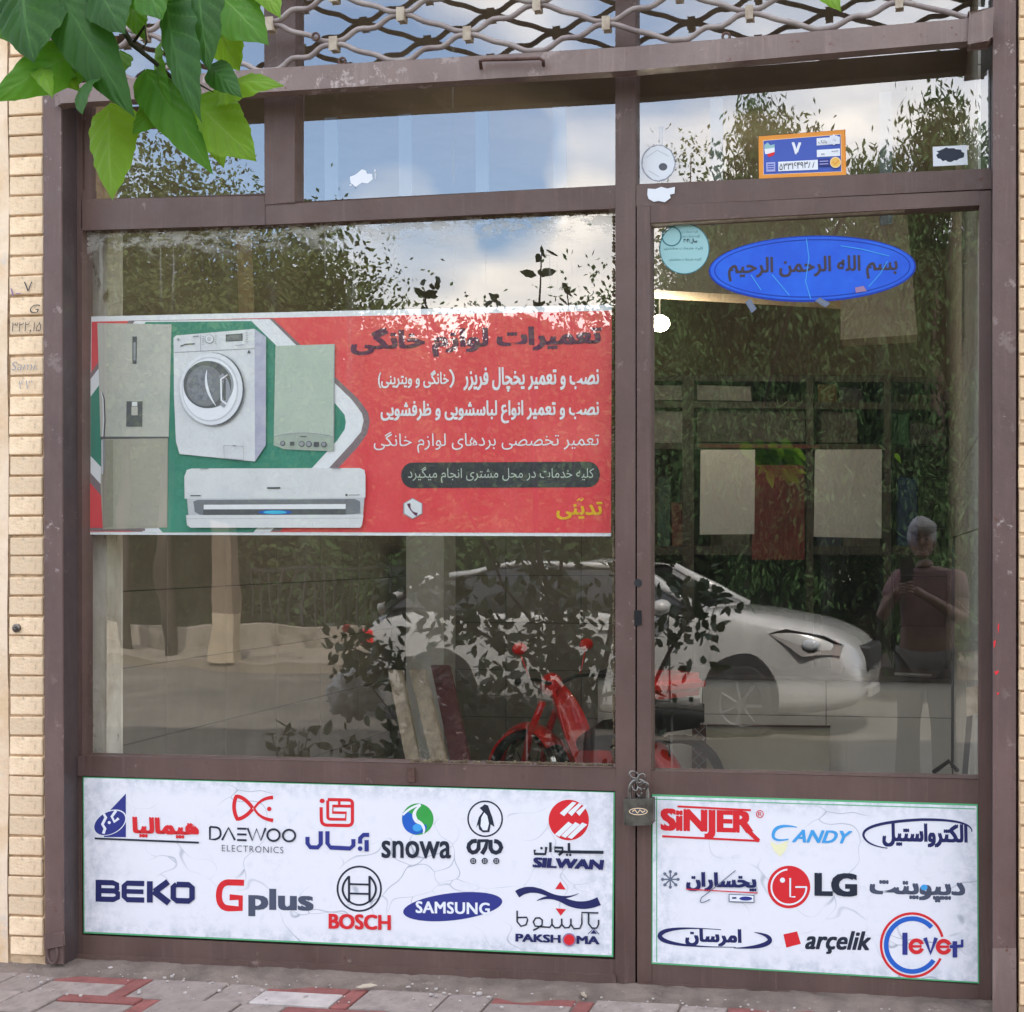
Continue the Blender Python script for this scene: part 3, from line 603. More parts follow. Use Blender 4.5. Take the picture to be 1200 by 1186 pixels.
# crumbling putty round the big pane
def putty():
    mb = MB(); rn = random.Random(4)
    def run(p0, p1, w0, n=90):
        for i in range(n):
            t = i/n; x = p0[0]+(p1[0]-p0[0])*t; y = p0[1]+(p1[1]-p0[1])*t; r = w0*rn.uniform(.35, 1)
            if rn.random() < .15: continue
            c = P(x, y, -.006); s_ = r/360; mb.ball((c.x, -.006, c.z), (s_*1.1, .004, s_*rn.uniform(.8, 2.2)), 6)
    run((98, 272), (98, 884), 3.6, 200); run((716, 897), (480, 892), 2.2, 90); run((719.5, 640), (719.5, 895), 2.2, 70); run((100, 270), (714, 247), 2.6, 200); run((719, 250), (719, 640), 2.0, 90)
    return mb
putty().build('putty', M['silicone'], fr)

# ---- door
dr = thing('shop_door', (P(755, 640).x, 0, 0), 'brown steel shop door with one large pane and a logo panel below', 'door')
member('stile', [(746.5, 242), (762, 241.3), (763, 1151), (747, 1150)], YF-.004, .03, F, dr)
member('stile', [(1148, 224), (1161, 223), (1161.5, 1176), (1146.5, 1175)], YF-.001, .03, F, dr)
member('top_rail', [(762.3, 241.5), (1148, 224), (1148, 240.5), (762.3, 260.5)], YF-.001, .03, F, dr)
member('lock_rail', [(762.8, 904.5), (1147, 912.5), (1147, 943), (762.8, 930.5)], YF-.001, .03, F, dr)
member('bottom_rail', [(762.8, 1129.5), (1146.5, 1153), (1146.5, 1175), (762.8, 1150)], YF-.001, .03, F, dr)
member('kick_strip', [(747, 1151), (1163, 1176.5), (1163, 1184), (747, 1158)], YF-.008, .03, F, dr)
member('door_panel', [(762, 930), (1148, 942), (1148, 1154), (762, 1130)], -.012, .0, F, dr, 0)
member('glazing_bead', [(763, 261.3), (1060, 245.2), (1060, 247), (763, 264.2)], YF+.008, .0, M['clip'], dr, 0)
pane('window_pane', [(758, 250), (1152, 230), (1152, 918), (758, 910)], GL_D, dr)
# the gap itself is real: frame and door leaf stand 1-2 px apart
mb = MB(); mb.ppx([(744, 200), (748, 200), (748, 1150), (744, 1150)], .036, .04); mb.build('draught_strip', M['dark'], dr)  # near-black strip added behind the gap paints its shade
# threshold
mb = MB(); mb.box((-2.80, -.05, -.05), (.30, .06, .012)); struct('threshold', mb, M['cement'])

# ---- guide channels of the grille
def channel(name, x0, x1, xin, lab, side, bottom, tilt=4):
    t = thing(name, (P(x0, 640, -.12).x, -.06, 0), lab, 'guide channel')
    member('channel_face', [(x0-tilt*.6, -240), (x1-tilt*.6, -240), (x1+tilt*.25, bottom), (x0+tilt*.25, bottom-1)], -.125, -.118, M['channel'], t, .001)
    if side < 0:
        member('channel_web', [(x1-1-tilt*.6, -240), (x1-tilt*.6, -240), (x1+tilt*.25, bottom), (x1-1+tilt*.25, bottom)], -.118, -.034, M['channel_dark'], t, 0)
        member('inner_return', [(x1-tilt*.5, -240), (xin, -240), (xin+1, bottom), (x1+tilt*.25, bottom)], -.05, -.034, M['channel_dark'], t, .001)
    else:
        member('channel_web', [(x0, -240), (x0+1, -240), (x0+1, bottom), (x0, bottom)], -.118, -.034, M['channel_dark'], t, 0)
        member('back_strip', [(x1, -240), (xin, -240), (xin, bottom), (x1, bottom)], -.10, -.09, M['rust'], t, 0)
    return t
chL = channel('guide_channel', 52, 73, 79, 'scratched brown grille guide channel at the left of the shop window', -1, 1130)
chR = channel('guide_channel', 1163.5, 1190.5, 1194.5, 'brown grille guide channel with red scuffs, right of the door', 1, 1176, 0)
mb = MB(); c = P(61, 1118, -.13)
pts = [(c.x+.018*math.cos(t), -.128, c.z+.032*math.sin(t)) for t in [i*math.pi/10 for i in range(21)]]; mb.tube(pts, .004, 6); mb.build('ring_lug', M['channel'], chL)
mb = MB(); mb.ppx([(52, 1096), (73, 1094), (74, 1108), (53, 1112)], -.134, -.126); mb.build('base_shoe', M['channel'], chL, bevel=.002)
member('base_shoe', [(1164, 1112), (1190, 1112), (1191, 1190), (1164, 1190)], -.130, -.12, M['beam'], chR, .002)
for (x, y_, w_, h_) in ((1164, 752, 3, 8), (1165, 787, 6, 4), (1168, 812, 3, 3), (1169, 733, 2, 10)):
    a = Art(-.1253); a.poly([(x, y_), (x+w_, y_-h_*.3), (x+w_*.8, y_+h_*.5), (x+w_*.3, y_+h_)], 'bred'); a.done('red_scuff', chR)

# ---- folding grille
gr = thing('rolling_grille', (-1.2, -.12, 2.9), 'wavy rod security grille rolled up, with its scuffed bottom bar', 'security grille')
cx = [95, 167, 240, 315, 390, 469, 547, 628.5, 710, 795, 878, 966, 1054, 1146]
low = lambda x: 50.6-(x-390)*.0745
def clip_y(i, rown):     # clip rows: odd index carries row 0 (the lower), even the next one up ...
    return low(cx[i])-28.5*rown*(1+.0000*cx[i])
rod_rows = range(0, 9)
RR = .0085
def rodpath(r):       # rod between clip row r (below) and r+1 (above)
    pts = []
    for i, x in enumerate(cx):
        up = (i % 2 == 1) == (r % 2 == 1) and False
        # parity: row 0 clips sit on even indices (390 is index 4)
        on_lower = (i % 2 == 0) == (r % 2 == 0)
        y_ = low(x)-28.5*r-3.4 if on_lower else low(x)-28.5*(r+1)+3.4
        pts.append((x, y_, on_lower))
    out = []
    for i in range(len(pts)):
        x, y_, o_ = pts[i]; out += [(x-13, y_+.9+random.uniform(-.6, .6)), (x, y_+(1.2 if o_ else -1.2)), (x+13, y_-.9+random.uniform(-.6, .6))]
        if i+1 < len(pts):
            x2, y2, _ = pts[i+1]; mx_, my_ = (x+x2)/2, (y_+y2)/2; d = (y2-y_)
            out += [(mx_-10, my_-d*.07-1.0), (mx_+10, my_+d*.07+1.0)]
    return out
def smooth(pts, n=3):
    out = []
    for i in range(len(pts)-1):
        p0 = pts[max(i-1, 0)]; p1 = pts[i]; p2 = pts[i+1]; p3 = pts[min(i+2, len(pts)-1)]
        for k in range(n):
            t = k/n; out.append(tuple(.5*((2*b)+(-a+c_)*t+(2*a-5*b+4*c_-d)*t*t+(-a+3*b-3*c_+d)*t**3) for a, b, c_, d in zip(p0, p1, p2, p3)))
    return out+[pts[-1]]
for r in range(-1, 8):
    pp = rodpath(r)
    if r == -1:
        pp = [(x, min(y_, low(x)+30)) for x, y_ in pp]
    yy = -.122 if r % 2 else -.118
    MBt = MB(); MBt.tube([P(x, y_, yy) for x, y_ in smooth(pp)], RR, 8)
    MBt.build('rod', M['grille'], gr, smooth=True)
for r in range(0, 8):
    for i, x in enumerate(cx):
        if (i % 2 == 0) != (r % 2 == 0): continue
        if i in (2,) and r == 0: continue
        y_ = low(x)-28.5*r; h = 7.6; w_ = 4.2
        mb = MB(); mb.ppx([(x-w_, y_-h+.3), (x+w_, y_-h-.3), (x+w_, y_+h-.3), (x-w_, y_+h+.3)], -.134, -.106); mb.build('clip', M['clip'], gr, bevel=.002)
for (x, y_) in ((370, 43), (851, 43), (401, 72)):
    mb = MB(); c = P(x, y_, -.135); R_ = .011; mb.tube([(c.x+R_*math.cos(t), c.y, c.z+R_*math.sin(t)) for t in [i*math.pi/8 for i in range(17)]], .004, 6); mb.build('ring', M['rust'], gr, smooth=True)
top = [(70, 99), (300, 81), (740, 54.5), (1142, 21)]; bot = [(1142, 47.5), (740, 82.5), (300, 108.5), (70, 121)]
mb = MB(); mb.ppx(top+bot, -.150, -.100); bb = mb.build('bottom_bar', M['beam'], gr, bevel=.002)
mb = MB(); mb.ppx([(1136, 15), (1163, 10), (1163, 43), (1158, 48), (1136, 50)], -.160, -.105); mb.build('end_block', M['beam'], gr, bevel=.005)
mb = MB(); hp = [(564, 81), (562.5, 71.5), (568, 70), (600, 69.5), (632, 68.2), (636.5, 71), (637, 77)]
mb.tube([P(x, y_, -.158 if i in (0, 6) else -.176) for i, (x, y_) in enumerate(hp)], .0055, 8); mb.build('handle', M['rust'], gr, smooth=True)
mb = MB(); mb.ppx([(64, 92), (74, 90), (74, 122), (66, 124)], -.140, -.11); mb.build('end_block', M['beam'], gr, bevel=.004)

# ---- padlock
pl = thing('padlock', P(748, 950, -.06), 'worn brass padlock hanging on a short chain between window frame and door', 'padlock')
mb = MB(); mb.ppx([(731.5, 937.5), (764.5, 937), (765, 964), (762, 967), (734, 967), (731.5, 964)], -.085, -.055); mb.build('padlock_body', M['brass'], pl, bevel=.003, seg=2)
mb = MB(); sh = [(738, 940), (738, 925), (741, 917), (748, 913.5), (755, 917), (758.5, 925), (759, 940)]
mb.tube([P(x, y_, -.07) for x, y_ in smooth(sh)], .0065, 8); mb.build('shackle', M['steel'], pl, smooth=True)
for i, (x, y_, a_) in enumerate(((744, 921, .4), (751, 912, -.5), (743, 908, 1.0), (755, 921, -1.0), (749, 928, .1))):
    c = P(x, y_, -.072-.004*(i % 2)); mb = MB(); pts = []
    for k in range(13):
        t = 2*math.pi*k/12; u, v = .009*math.cos(t), .015*math.sin(t); pts.append((c.x+u*math.cos(a_)-v*math.sin(a_), c.y+.006*math.sin(t+i), c.z+u*math.sin(a_)+v*math.cos(a_)))
    mb.tube(pts, .0032, 6); mb.build('chain_link', M['steel'], pl, smooth=True)
a = Art(-.0853); a.ell(748, 951, 11.5, 4.6, 'wmdark'); a.ring(748, 951, 10.5, 3.8, .8, 'cream'); a.text('ABC', 740, 948.5, 756, 953.5, 'cream', .01, .2) if False else a.line([(741, 951), (744, 949), (747, 953), (750, 949), (753, 952), (756, 950)], 1.1, 'cream'); a.done('maker_mark', pl)

# ================================================================== SIGNS
def bez(p0, p1, p2, n=14): return [((1-t)**2*p0[0]+2*t*(1-t)*p1[0]+t*t*p2[0], (1-t)**2*p0[1]+2*t*(1-t)*p1[1]+t*t*p2[1]) for t in [i/n for i in range(n+1)]]
YS = -.034
def sign_thing(quad, lab):
    t = thing('logo_sign', P(quad[3][0], quad[3][1], YS), lab, 'sign')
    mb = MB(); mb.ppx(quad, YS+.001, YS+.004); mb.build('backing_edge', I['edge'], t)
    q = [(quad[0][0]+1.2, quad[0][1]+2.0), (quad[1][0]-1.6, quad[1][1]+2.0), (quad[2][0]-1.6, quad[2][1]-1.8), (quad[3][0]+1.2, quad[3][1]-1.8)]
    sheet('printed_face', q, YS, M['sign'], t, edge_attr=True, nx=60, ny=24); return t
sg = sign_thing([(97, 909.5), (720.5, 927), (718.5, 1121.5), (98, 1093.5)], 'wide white vinyl sign with eleven appliance logos under the big window')
A = lambda: Art(YS-.0004)
# 1 navy emblem and red persian word
a = A(); a.poly([(121, 958), (147.5, 930), (147.5, 981), (122, 981)], 'navy2')
a.ell(129, 964, 20.5, 13.5, 'white', -28); a.ell(128.6, 964.3, 19.5, 12.6, 'navy2', -28)
a.line([(117, 955), (121, 953), (124, 958), (120, 966), (123, 971), (121, 977)], 3.4, 'white'); a.line([(136, 950), (131, 957), (134, 963), (139, 959)], 3.2, 'white'); a.ell(128, 964, 1.8, 1.8, 'white')
a.text('هیمالیا', 155, 957, 233, 981, 'red', .055, fa=True, slope=.03); a.line([(111, 982.5), (233, 987.5)], 2.2, 'dark'); a.done('logo', sg, 'navy oval emblem with a red word and a dark underline, top left of the sheet')
# 2
a = A(); a.line(bez((296, 947), (287, 934), (277, 933))+bez((277, 933), (271, 946), (278, 960))[1:]+bez((278, 960), (287, 959), (296, 948))[1:], 4.4, 'red')
a.line(bez((320, 934.5), (305, 935), (298, 947.5), 10)+bez((298, 947.5), (303, 959), (320, 961.5), 10)[1:], 4.4, 'red', [4.5-1.8*math.sin(i/20*math.pi) for i in range(21)]); a.ell(315.5, 948, 2.6, 2.6, 'red')
x = 245
for k, (ch, w_) in enumerate((('D', 14), ('A', 15.5), ('E', 12), ('W', 21), ('O', 17), ('O', 17))):
    y_ = 969+(x-245)*.03
    if ch == 'D': a.line([(x+1, y_), (x+1, y_+14.5), (x+7, y_+14.7)]+bez((x+7, y_+14.7), (x+14, y_+13), (x+13.5, y_+7), 6)+bez((x+13.5, y_+7), (x+13, y_+.5), (x+7, y_+.4), 6)[1:]+[(x+1, y_)], 2.3, 'dark')
    if ch == 'A': a.line([(x, y_+15), (x+7.5, y_+.5), (x+15, y_+15)], 2.4, 'dark')
    if ch == 'E':
        for q in (1, 7.7, 14.4): a.line([(x+1, y_+q), (x+12, y_+q+.3)], 2.3, 'dark')
    if ch == 'W': a.line([(x, y_), (x+5.5, y_+14.5), (x+10.5, y_+1), (x+15.5, y_+14.5), (x+21, y_)], 2.4, 'dark')
    if ch == 'O': a.ring(x+8.2, y_+7.6, 7.2, 6.8, 2.3, 'dark')
    x += w_+1.2
a.text('ELECTRONICS', 260, 990, 332, 997.5, 'dark', -.012, slope=.035, spacing=1.15); a.done('logo', sg, 'red bow shaped emblem over thin dark capitals')
# 3
a = A()
def rr_line(x0, y0, x1, y1, r, w_, c, a_, skip=None):
    p = []
    for (cx_, cy_, s0) in ((x1-r, y0+r, -90), (x1-r, y1-r, 0), (x0+r, y1-r, 90), (x0+r, y0+r, 180)):
        p += [(cx_+r*math.cos(math.radians(s0+k*15)), cy_+r*math.sin(math.radians(s0+k*15))) for k in range(7)]
    p.append(p[0]); a_.line(p, w_, c)
a.line([(384, 937), (409, 937.5)]+bez((409, 937.5), (413.5, 938), (413, 943), 5)+[(413, 962)]+bez((413, 962), (413, 967.5), (407, 967.5), 5)+[(383, 967)]+bez((383, 967), (376.5, 966.5), (376.5, 960), 5)+[(376.3, 946)], 3.8, 'red')
a.line([(384, 938), (384, 957)]+bez((384, 957), (384, 960), (388, 960), 4)+[(405, 960.3), (405.5, 952.5), (390, 952.2), (390, 944.5), (411, 944.8)], 3.4, 'red'); a.line([(397.5, 937), (397.5, 944)], 3, 'red'); a.ell(377.5, 938.5, 3, 2.6, 'red')
a.line([(360.3, 980.7), (360.3, 988.3), (363.5, 992.8), (372.2, 993.1), (375.8, 989.1), (375.8, 974.1)], 5, 'navy2'); a.line([(383.7, 974.1), (383.7, 988.3), (387.2, 993.1), (410.2, 994.3), (414.1, 990.7), (414.1, 983.3)], 5, 'navy2'); a.line([(429.6, 997.8), (429.6, 984.4)], 5, 'navy2'); a.line([(422.0, 988.6), (422.0, 982.3), (426.0, 978.4), (432.6, 978.4)], 5, 'navy2'); a.ell(422, 994.5, 2.8, 2.8, 'navy2', n=14); a.done('logo', sg, 'nested red square emblem over a navy word')
# 4
a = A(); a.ell(489.5, 960, 18.5, 18.5, 'green'); a.poly(bez((472, 952), (468, 975), (487, 978))+bez((487, 978), (504, 975), (499, 966))[1:]+bez((499, 966), (489, 970), (486, 961))[1:]+bez((486, 961), (484, 950), (472, 952))[1:], 'blue')
a.line(bez((472, 955), (482, 945), (493, 943), 8), 2.6, 'white'); a.line(bez((493, 944), (481, 952), (488, 962), 10)+bez((488, 962), (500, 968), (496, 977), 8)[1:], 3.4, 'white', [1.5+3.2*math.sin(i/18*math.pi) for i in range(19)]); a.ell(489, 970, 5.5, 4.5, 'lblue'); a.ell(497, 953, 4, 3.4, 'green')
a.text('snowa', 447, 985, 528.5, 1005.5, 'dark', .018, slope=.008); a.done('logo', sg, 'green and blue round swirl over a dark lower case word')
# 5
a = A(); a.ring(568.5, 959.5, 20, 20.5, 1.8, 'dark'); a.poly([(565, 945), (568, 942.5), (572, 944), (574, 950), (577, 958), (579.5, 969), (575, 966), (573.5, 975), (566, 975.5), (561.5, 972), (560.5, 966), (558, 970), (561, 958), (566, 951), (562, 946.8)], 'dark')
a.poly([(567.5, 952), (571, 956), (573, 965), (571, 973), (566, 973), (563, 968), (564, 958)], 'white')
a.line([(558.7, 985.4), (553.5, 985.9), (549.6, 989.5), (549.0, 993.2), (550.5, 997.0), (553.8, 999.1), (557.7, 998.2), (560.7, 994.7), (561.3, 985.3), (570.7, 985.1), (568.8, 994.0), (564.7, 1000.7)], 5, 'dark'); a.line([(574.8, 984.2), (574.8, 994.0), (576.9, 997.9), (581.2, 999.4), (585.3, 997.6), (587.4, 993.2), (585.6, 988.3), (582.0, 986.0), (579.0, 985.7)], 5, 'dark')
for x in (554.5, 568, 581.5): a.ring(x, 1009, 3, 3, 1.2, 'dark'); a.line([(x-3, 1009), (x+3, 1009)], .9, 'dark'); a.line([(x, 1006), (x, 1012)], .9, 'dark')
a.done('logo', sg, 'small bird silhouette in a thin circle over bold dark letters')
# 6
a = A(); a.ell(666.5, 961, 23.6, 23.8, 'red')
for k in range(3): a.poly([(656+k*9.5, 953-k*.6), (671+k*7.5, 939.5+k*1.6), (675.5+k*6.3, 940.8+k*2), (661+k*9, 956.5-k*.2)], 'white'); a.poly([(650+k*7.5, 978+k*1.6), (666+k*8.2, 963+k*.4), (671+k*8.6, 966+k*.2), (655.5+k*7.2, 980.6+k*1.3)], 'white')
a.line([(626.7, 995.8), (626.4, 1000.6), (639.0, 1000.9), (640.2, 992.5)], 3, 'dark'); a.line([(645.0, 987.2), (645.0, 998.5)], 3, 'dark'); a.line([(654.7, 1002.2), (659.2, 998.5), (659.2, 993.5), (650.2, 993.2), (650.2, 997.6), (666.0, 998.5)], 3, 'dark'); a.line([(666.7, 988.0), (666.7, 998.2)], 3, 'dark'); a.line([(666.0, 998.2), (707.2, 998.8)], 3.6, 'dark'); a.ell(634.5, 994, 1.6, 1.6, 'dark', n=10); a.ell(664.5, 1001.8, 1.5, 1.5, 'dark', n=10); a.ell(668.3, 1001.9, 1.5, 1.5, 'dark', n=10); a.text('SILWAN', 624, 1004.5, 708, 1016.5, 'navy', .06, .1); a.done('logo', sg, 'striped red disc over navy italic capitals at the right end')
# 7 wide navy capitals
a = A(); 
def brow(x, pts, w_=6.2, c='navy'): a.line([(x+p[0], 1031+(x+p[0]-112)*.026+p[1]) for p in pts], w_, c)
brow(112, [(3, 3), (20, 3), (25, 5), (25, 10), (22, 12.5), (3, 12.5)]); brow(112, [(3, 12.5), (22, 12.5), (26, 15), (26, 20), (21, 22.5), (3, 22.5)]); brow(112, [(3.4, 0), (3.4, 25.5)], 6.8)
brow(142, [(27, 3), (7, 3), (3.5, 6), (3.5, 19), (7, 22.3), (27, 22.3)]); brow(142, [(5, 12.6), (26, 12.6)], 5.4)
brow(172, [(3.5, 0), (3.5, 25)], 6.8); brow(172, [(25, 0), (9, 12.2)], 7.2); brow(172, [(8, 11.5), (26, 25)], 7.6)
brow(199, [(8, 3), (22, 3), (26, 6), (26, 19), (22, 22), (8, 22), (4, 19), (4, 6), (8, 3)], 6.6); a.done('logo', sg, 'wide navy four letter word at lower left')
# 8
a = A(); a.line([(286, 1034.5), (267, 1034)]+bez((267, 1034), (256.5, 1035), (256.5, 1050), 6)+bez((256.5, 1050), (257, 1064, ), (268, 1064.5), 6)[1:]+[(282, 1064.8), (282, 1052), (269, 1051.5)], 7.2, 'red')
a.text('plus', 291, 1041, 367.5, 1073.5, 'gray', .04, slope=.02); a.done('logo', sg, 'big red capital with four grey letters')
# 9
a = A(); a.ring(421, 1041.5, 25.5, 26, 2.2, 'dark'); a.ring(421, 1041.5, 18.5, 19, 2.2, 'dark', 47, 133); 
for s_ in (-1, 1):
    a.line([(421+s_*12, 1026.5), (421+s_*12, 1057.5)], 2.6, 'dark'); a.line(bez((421+s_*12, 1027), (421+s_*27, 1042), (421+s_*12, 1057), 12), 2.4, 'dark')
a.line([(409, 1036), (433, 1036.6)], 2.2, 'dark'); a.line([(409, 1047), (433, 1047.6)], 2.2, 'dark'); a.text('BOSCH', 385, 1070.5, 458, 1088.5, 'red', .04, slope=.024); a.done('logo', sg, 'armature in a double ring over red capitals')
# 10
a = A(); a.ell(530.5, 1062.5, 58.5, 16, 'navy2', -6.5); a.text('SAMSUNG', 487, 1056, 574, 1070, 'white', .03, slope=.022, spacing=1.05); a.done('logo', sg, 'tilted navy ellipse with white capitals')
# 11
a = A(); a.poly([(650.5, 1042), (656.5, 1033), (663, 1042.5)], 'red'); a.poly([(651, 1064.5), (663.5, 1065.5), (657, 1073)], 'red')
a.line(bez((606, 1048), (620, 1038), (640, 1047), 12)+bez((640, 1047), (660, 1056), (678, 1047), 12)[1:], 5, 'navy', [9, 9, 8.5, 8, 8, 7.5, 7, 7, 6.5, 6, 6, 5.6, 5.2, 5, 4.6, 4.2, 4, 3.6, 3.2, 2.8, 2.2, 1.8, 1.2, .9, .4])
a.line(bez((629, 1055.5), (645, 1048), (660, 1055), 12)+bez((660, 1055), (682, 1066), (702, 1056), 12)[1:], 5, 'navy', [.5, 1.2, 2, 2.6, 3, 3.6, 4, 4.6, 5, 5.6, 6, 6.4, 6.8, 7.2, 7.6, 8, 8.2, 8.6, 8.8, 9, 9.2, 9.4, 9.6, 9.8, 10])
a.line([(606.0, 1067.2), (606.0, 1080.2), (610.5, 1085.5), (616.5, 1083.7), (618.3, 1078.0), (617.2, 1075.0), (606.7, 1075.3)], 1.9, 'dark'); a.line([(624.7, 1090.3), (630.0, 1087.7), (635.2, 1084.0), (635.5, 1078.3), (632.2, 1075.6), (627.7, 1075.9), (624.9, 1080.2), (627.0, 1085.2), (636.0, 1086.2), (644.2, 1086.7), (646.8, 1083.2), (646.8, 1076.5)], 1.9, 'dark'); a.line([(646.8, 1083.2), (650.2, 1087.3), (655.5, 1087.0), (658.2, 1083.2), (658.2, 1076.5)], 1.9, 'dark'); a.line([(658.2, 1083.2), (661.8, 1087.3), (666.7, 1087.0), (669.0, 1083.2), (669.0, 1076.5)], 1.9, 'dark'); a.line([(669.0, 1083.2), (672.7, 1088.5), (679.5, 1087.9), (681.9, 1082.5), (681.9, 1069.3), (701.2, 1069.9)], 1.9, 'dark'); a.line([(689.7, 1070.2), (689.7, 1082.5), (693.7, 1087.6), (699.3, 1087.6), (701.5, 1083.2), (701.5, 1078.0)], 1.9, 'dark'); a.poly([(692, 1094), (695.8, 1089.5), (699.6, 1094.3)], 'navy'); a.line([(689, 1094.5), (695.8, 1088), (702, 1094.8)], .8, 'navy')
a.text('PAKSH', 604, 1094, 657, 1103.5, 'navy', .045, slope=.03); a.text('MA', 675.5, 1096.5, 702.5, 1106, 'navy', .045, slope=.03); a.ell(667, 1101.3, 7.8, 7.8, 'pinkline'); a.ell(667, 1101.3, 6.2, 6.2, 'red'); a.done('logo', sg, 'two navy waves between red triangles over dark lettering')

sg2 = sign_thing([(764, 931), (1146, 942.5), (1147.5, 1152.5), (763.5, 1129.5)], 'white vinyl sign with nine appliance logos on the lower door panel')
a = A(); a.line([(769.5, 934), (769.5, 1127)], 1, 'edge'); a.line([(766, 936.5), (1143, 948)], 1, 'edge'); a.done('border_line', sg2)
a = A(); a.text('SiNJER', 774, 947, 883, 981, 'red', .055, slope=.03); a.line([(794, 945), (880, 949.5)], 2.4, 'red'); a.line([(776, 980), (890, 985.5)], 2.4, 'red'); a.line([(872, 969), (889, 985.5)], 5, 'red'); a.ring(890.5, 954, 4, 4.2, .9, 'red'); a.text('R', 888.5, 951.5, 892.8, 956.5, 'red'); a.done('logo', sg2, 'heavy red capitals between two red lines')
a = A(); a.poly([(902, 986), (912, 990), (924, 985), (921, 996), (914, 1004), (907, 997)], ink('yellow_smear', lin(238, 234, 190))); a.line(bez((934, 969.5), (907, 964), (906, 979), 12)+bez((906, 979), (906, 987), (924, 983.5), 8)[1:], 5, 'lblue', [1+6*math.sin(min(1, i/14)*math.pi/2)*(1-.045*i) for i in range(21)]); a.text('ANDY', 928, 972, 999, 987, 'lblue', .03, .35, slope=.025); a.done('logo', sg2, 'light blue slanted word with a sweeping first letter')
a = A(); a.text('الکترواستیل', 1034, 964, 1134, 992, 'navy', .05, fa=True, slope=.02); a.line(bez((1139, 975), (1140, 960), (1080, 960.5), 14)+bez((1080, 960.5), (1008, 964), (1012, 980), 14)[1:]+bez((1012, 980), (1016, 991), (1040, 994), 8)[1:], 3, 'navy', [1+2.4*math.sin(i/36*math.pi) for i in range(37)]); a.done('logo', sg2, 'navy word inside an open ellipse at top right')
a = A()
for k in range(4):
    an = k*math.pi/4; a.line([(785.5-11*math.cos(an), 1030.5-11*math.sin(an)), (785.5+11*math.cos(an), 1030.5+11*math.sin(an))], 1.6, 'steelgray')
for k in range(8): an = k*math.pi/4; a.ell(785.5+9*math.cos(an), 1030.5+9*math.sin(an), 1.9, 1.9, 'steelgray', n=10)
a.text('یخساران', 804, 1021.5, 886.5, 1044, 'navy', .05, fa=True, slope=.02); a.line([(804, 1042), (888, 1046.5)], 1.2, 'red'); a.line(bez((862, 1020), (838, 1040), (822, 1052), 10)+bez((822, 1052), (817, 1062), (832, 1054), 8)[1:], 1, 'steelgray')
a.poly([(854, 1047.5), (884, 1048.8), (884, 1058), (854, 1057)], 'steelgray'); a.poly([(855, 1048.5), (883, 1049.8), (883, 1057), (855, 1056)], 'white'); a.line([(858, 1052.3), (863, 1052.3)], 2, 'navy'); a.ell(874, 1053, 7.5, 2.4, 'navy2'); a.done('logo', sg2, 'dark snowflake beside a navy slanting word')
a = A(); a.ell(924.5, 1039.5, 25, 25, 'red'); a.ring(924.5, 1039.5, 20.5, 20.5, 2, 'white', 95, 265); a.ring(924.5, 1039.5, 20.5, 20.5, 2, 'white', 0, 100); a.line([(932, 1039.5), (945.5, 1039.5)], 2, 'white'); a.line([(926, 1029), (926, 1051), (932, 1051)], 2, 'white'); a.ell(917, 1031.5, 3, 3, 'white', n=16)
a.text('LG', 954.5, 1022.5, 1004.5, 1050, 'dark', .055, slope=.02); a.done('logo', sg2, 'red disc with white line drawing and two dark capitals')
a = A(); a.text('دیپوینت', 1019, 1031, 1131, 1056, 'gray', .05, fa=True, slope=.02); a.ell(1083, 1040, 4, 3.4, 'lblue'); a.done('logo', sg2, 'wide grey word with a light blue dot')
a = A(); a.text('امرسان', 803, 1087, 869, 1108, 'navy', .05, fa=True, slope=.03); a.line(bez((845, 1089.5), (775, 1084), (773, 1097), 14)+bez((773, 1097), (776, 1110), (862, 1110), 14)[1:], 3, 'navy', [.8+4.6*math.sin(i/28*math.pi)**2 for i in range(29)]); a.line(bez((884, 1092.5), (904, 1096), (902, 1103), 8)+bez((902, 1103), (895, 1111), (860, 1111), 10)[1:], 3, 'navy', [.6+5*math.sin(i/18*math.pi) for i in range(19)]); a.done('logo', sg2, 'navy word held in a swept open ellipse')
a = A(); a.poly([(918, 1095), (934, 1091.5), (938.5, 1106), (921.5, 1110.5)], 'red'); a.text('arçelik', 943.5, 1090, 1021, 1117.5, 'dark', .03, .28, slope=.02); a.done('logo', sg2, 'small red tilted square beside dark italic letters')
a = A(); a.ring(1069, 1107.5, 36.5, 37, 3, 'red', 25, 318); a.ring(1069, 1107.5, 30.5, 31, 5.5, 'blue', 35, 318); a.ring(1069, 1107.5, 36.5, 37, 3, 'red', -60, -15)
a.line([(1060.5, 1093), (1060.5, 1119)], 6, 'navy2'); a.ring(1074, 1109, 7, 7, 4.6, 'red', 20, 340); a.line([(1068, 1109), (1080, 1109)], 3, 'red'); a.line([(1084, 1099), (1090.5, 1117), (1097, 1099)], 4.6, 'navy2'); a.ring(1106, 1109.5, 7, 7, 4.6, 'red', 20, 340); a.line([(1100, 1109.5), (1112, 1109.5)], 3, 'red'); a.line([(1119, 1103), (1119, 1122)], 5.4, 'navy2'); a.line([(1113, 1109.5), (1128, 1108.5)], 3.6, 'navy2'); a.line([(1127.5, 1101), (1127.5, 1110)], 3, 'navy2'); a.done('logo', sg2, 'red and blue open rings around five letters at lower right')

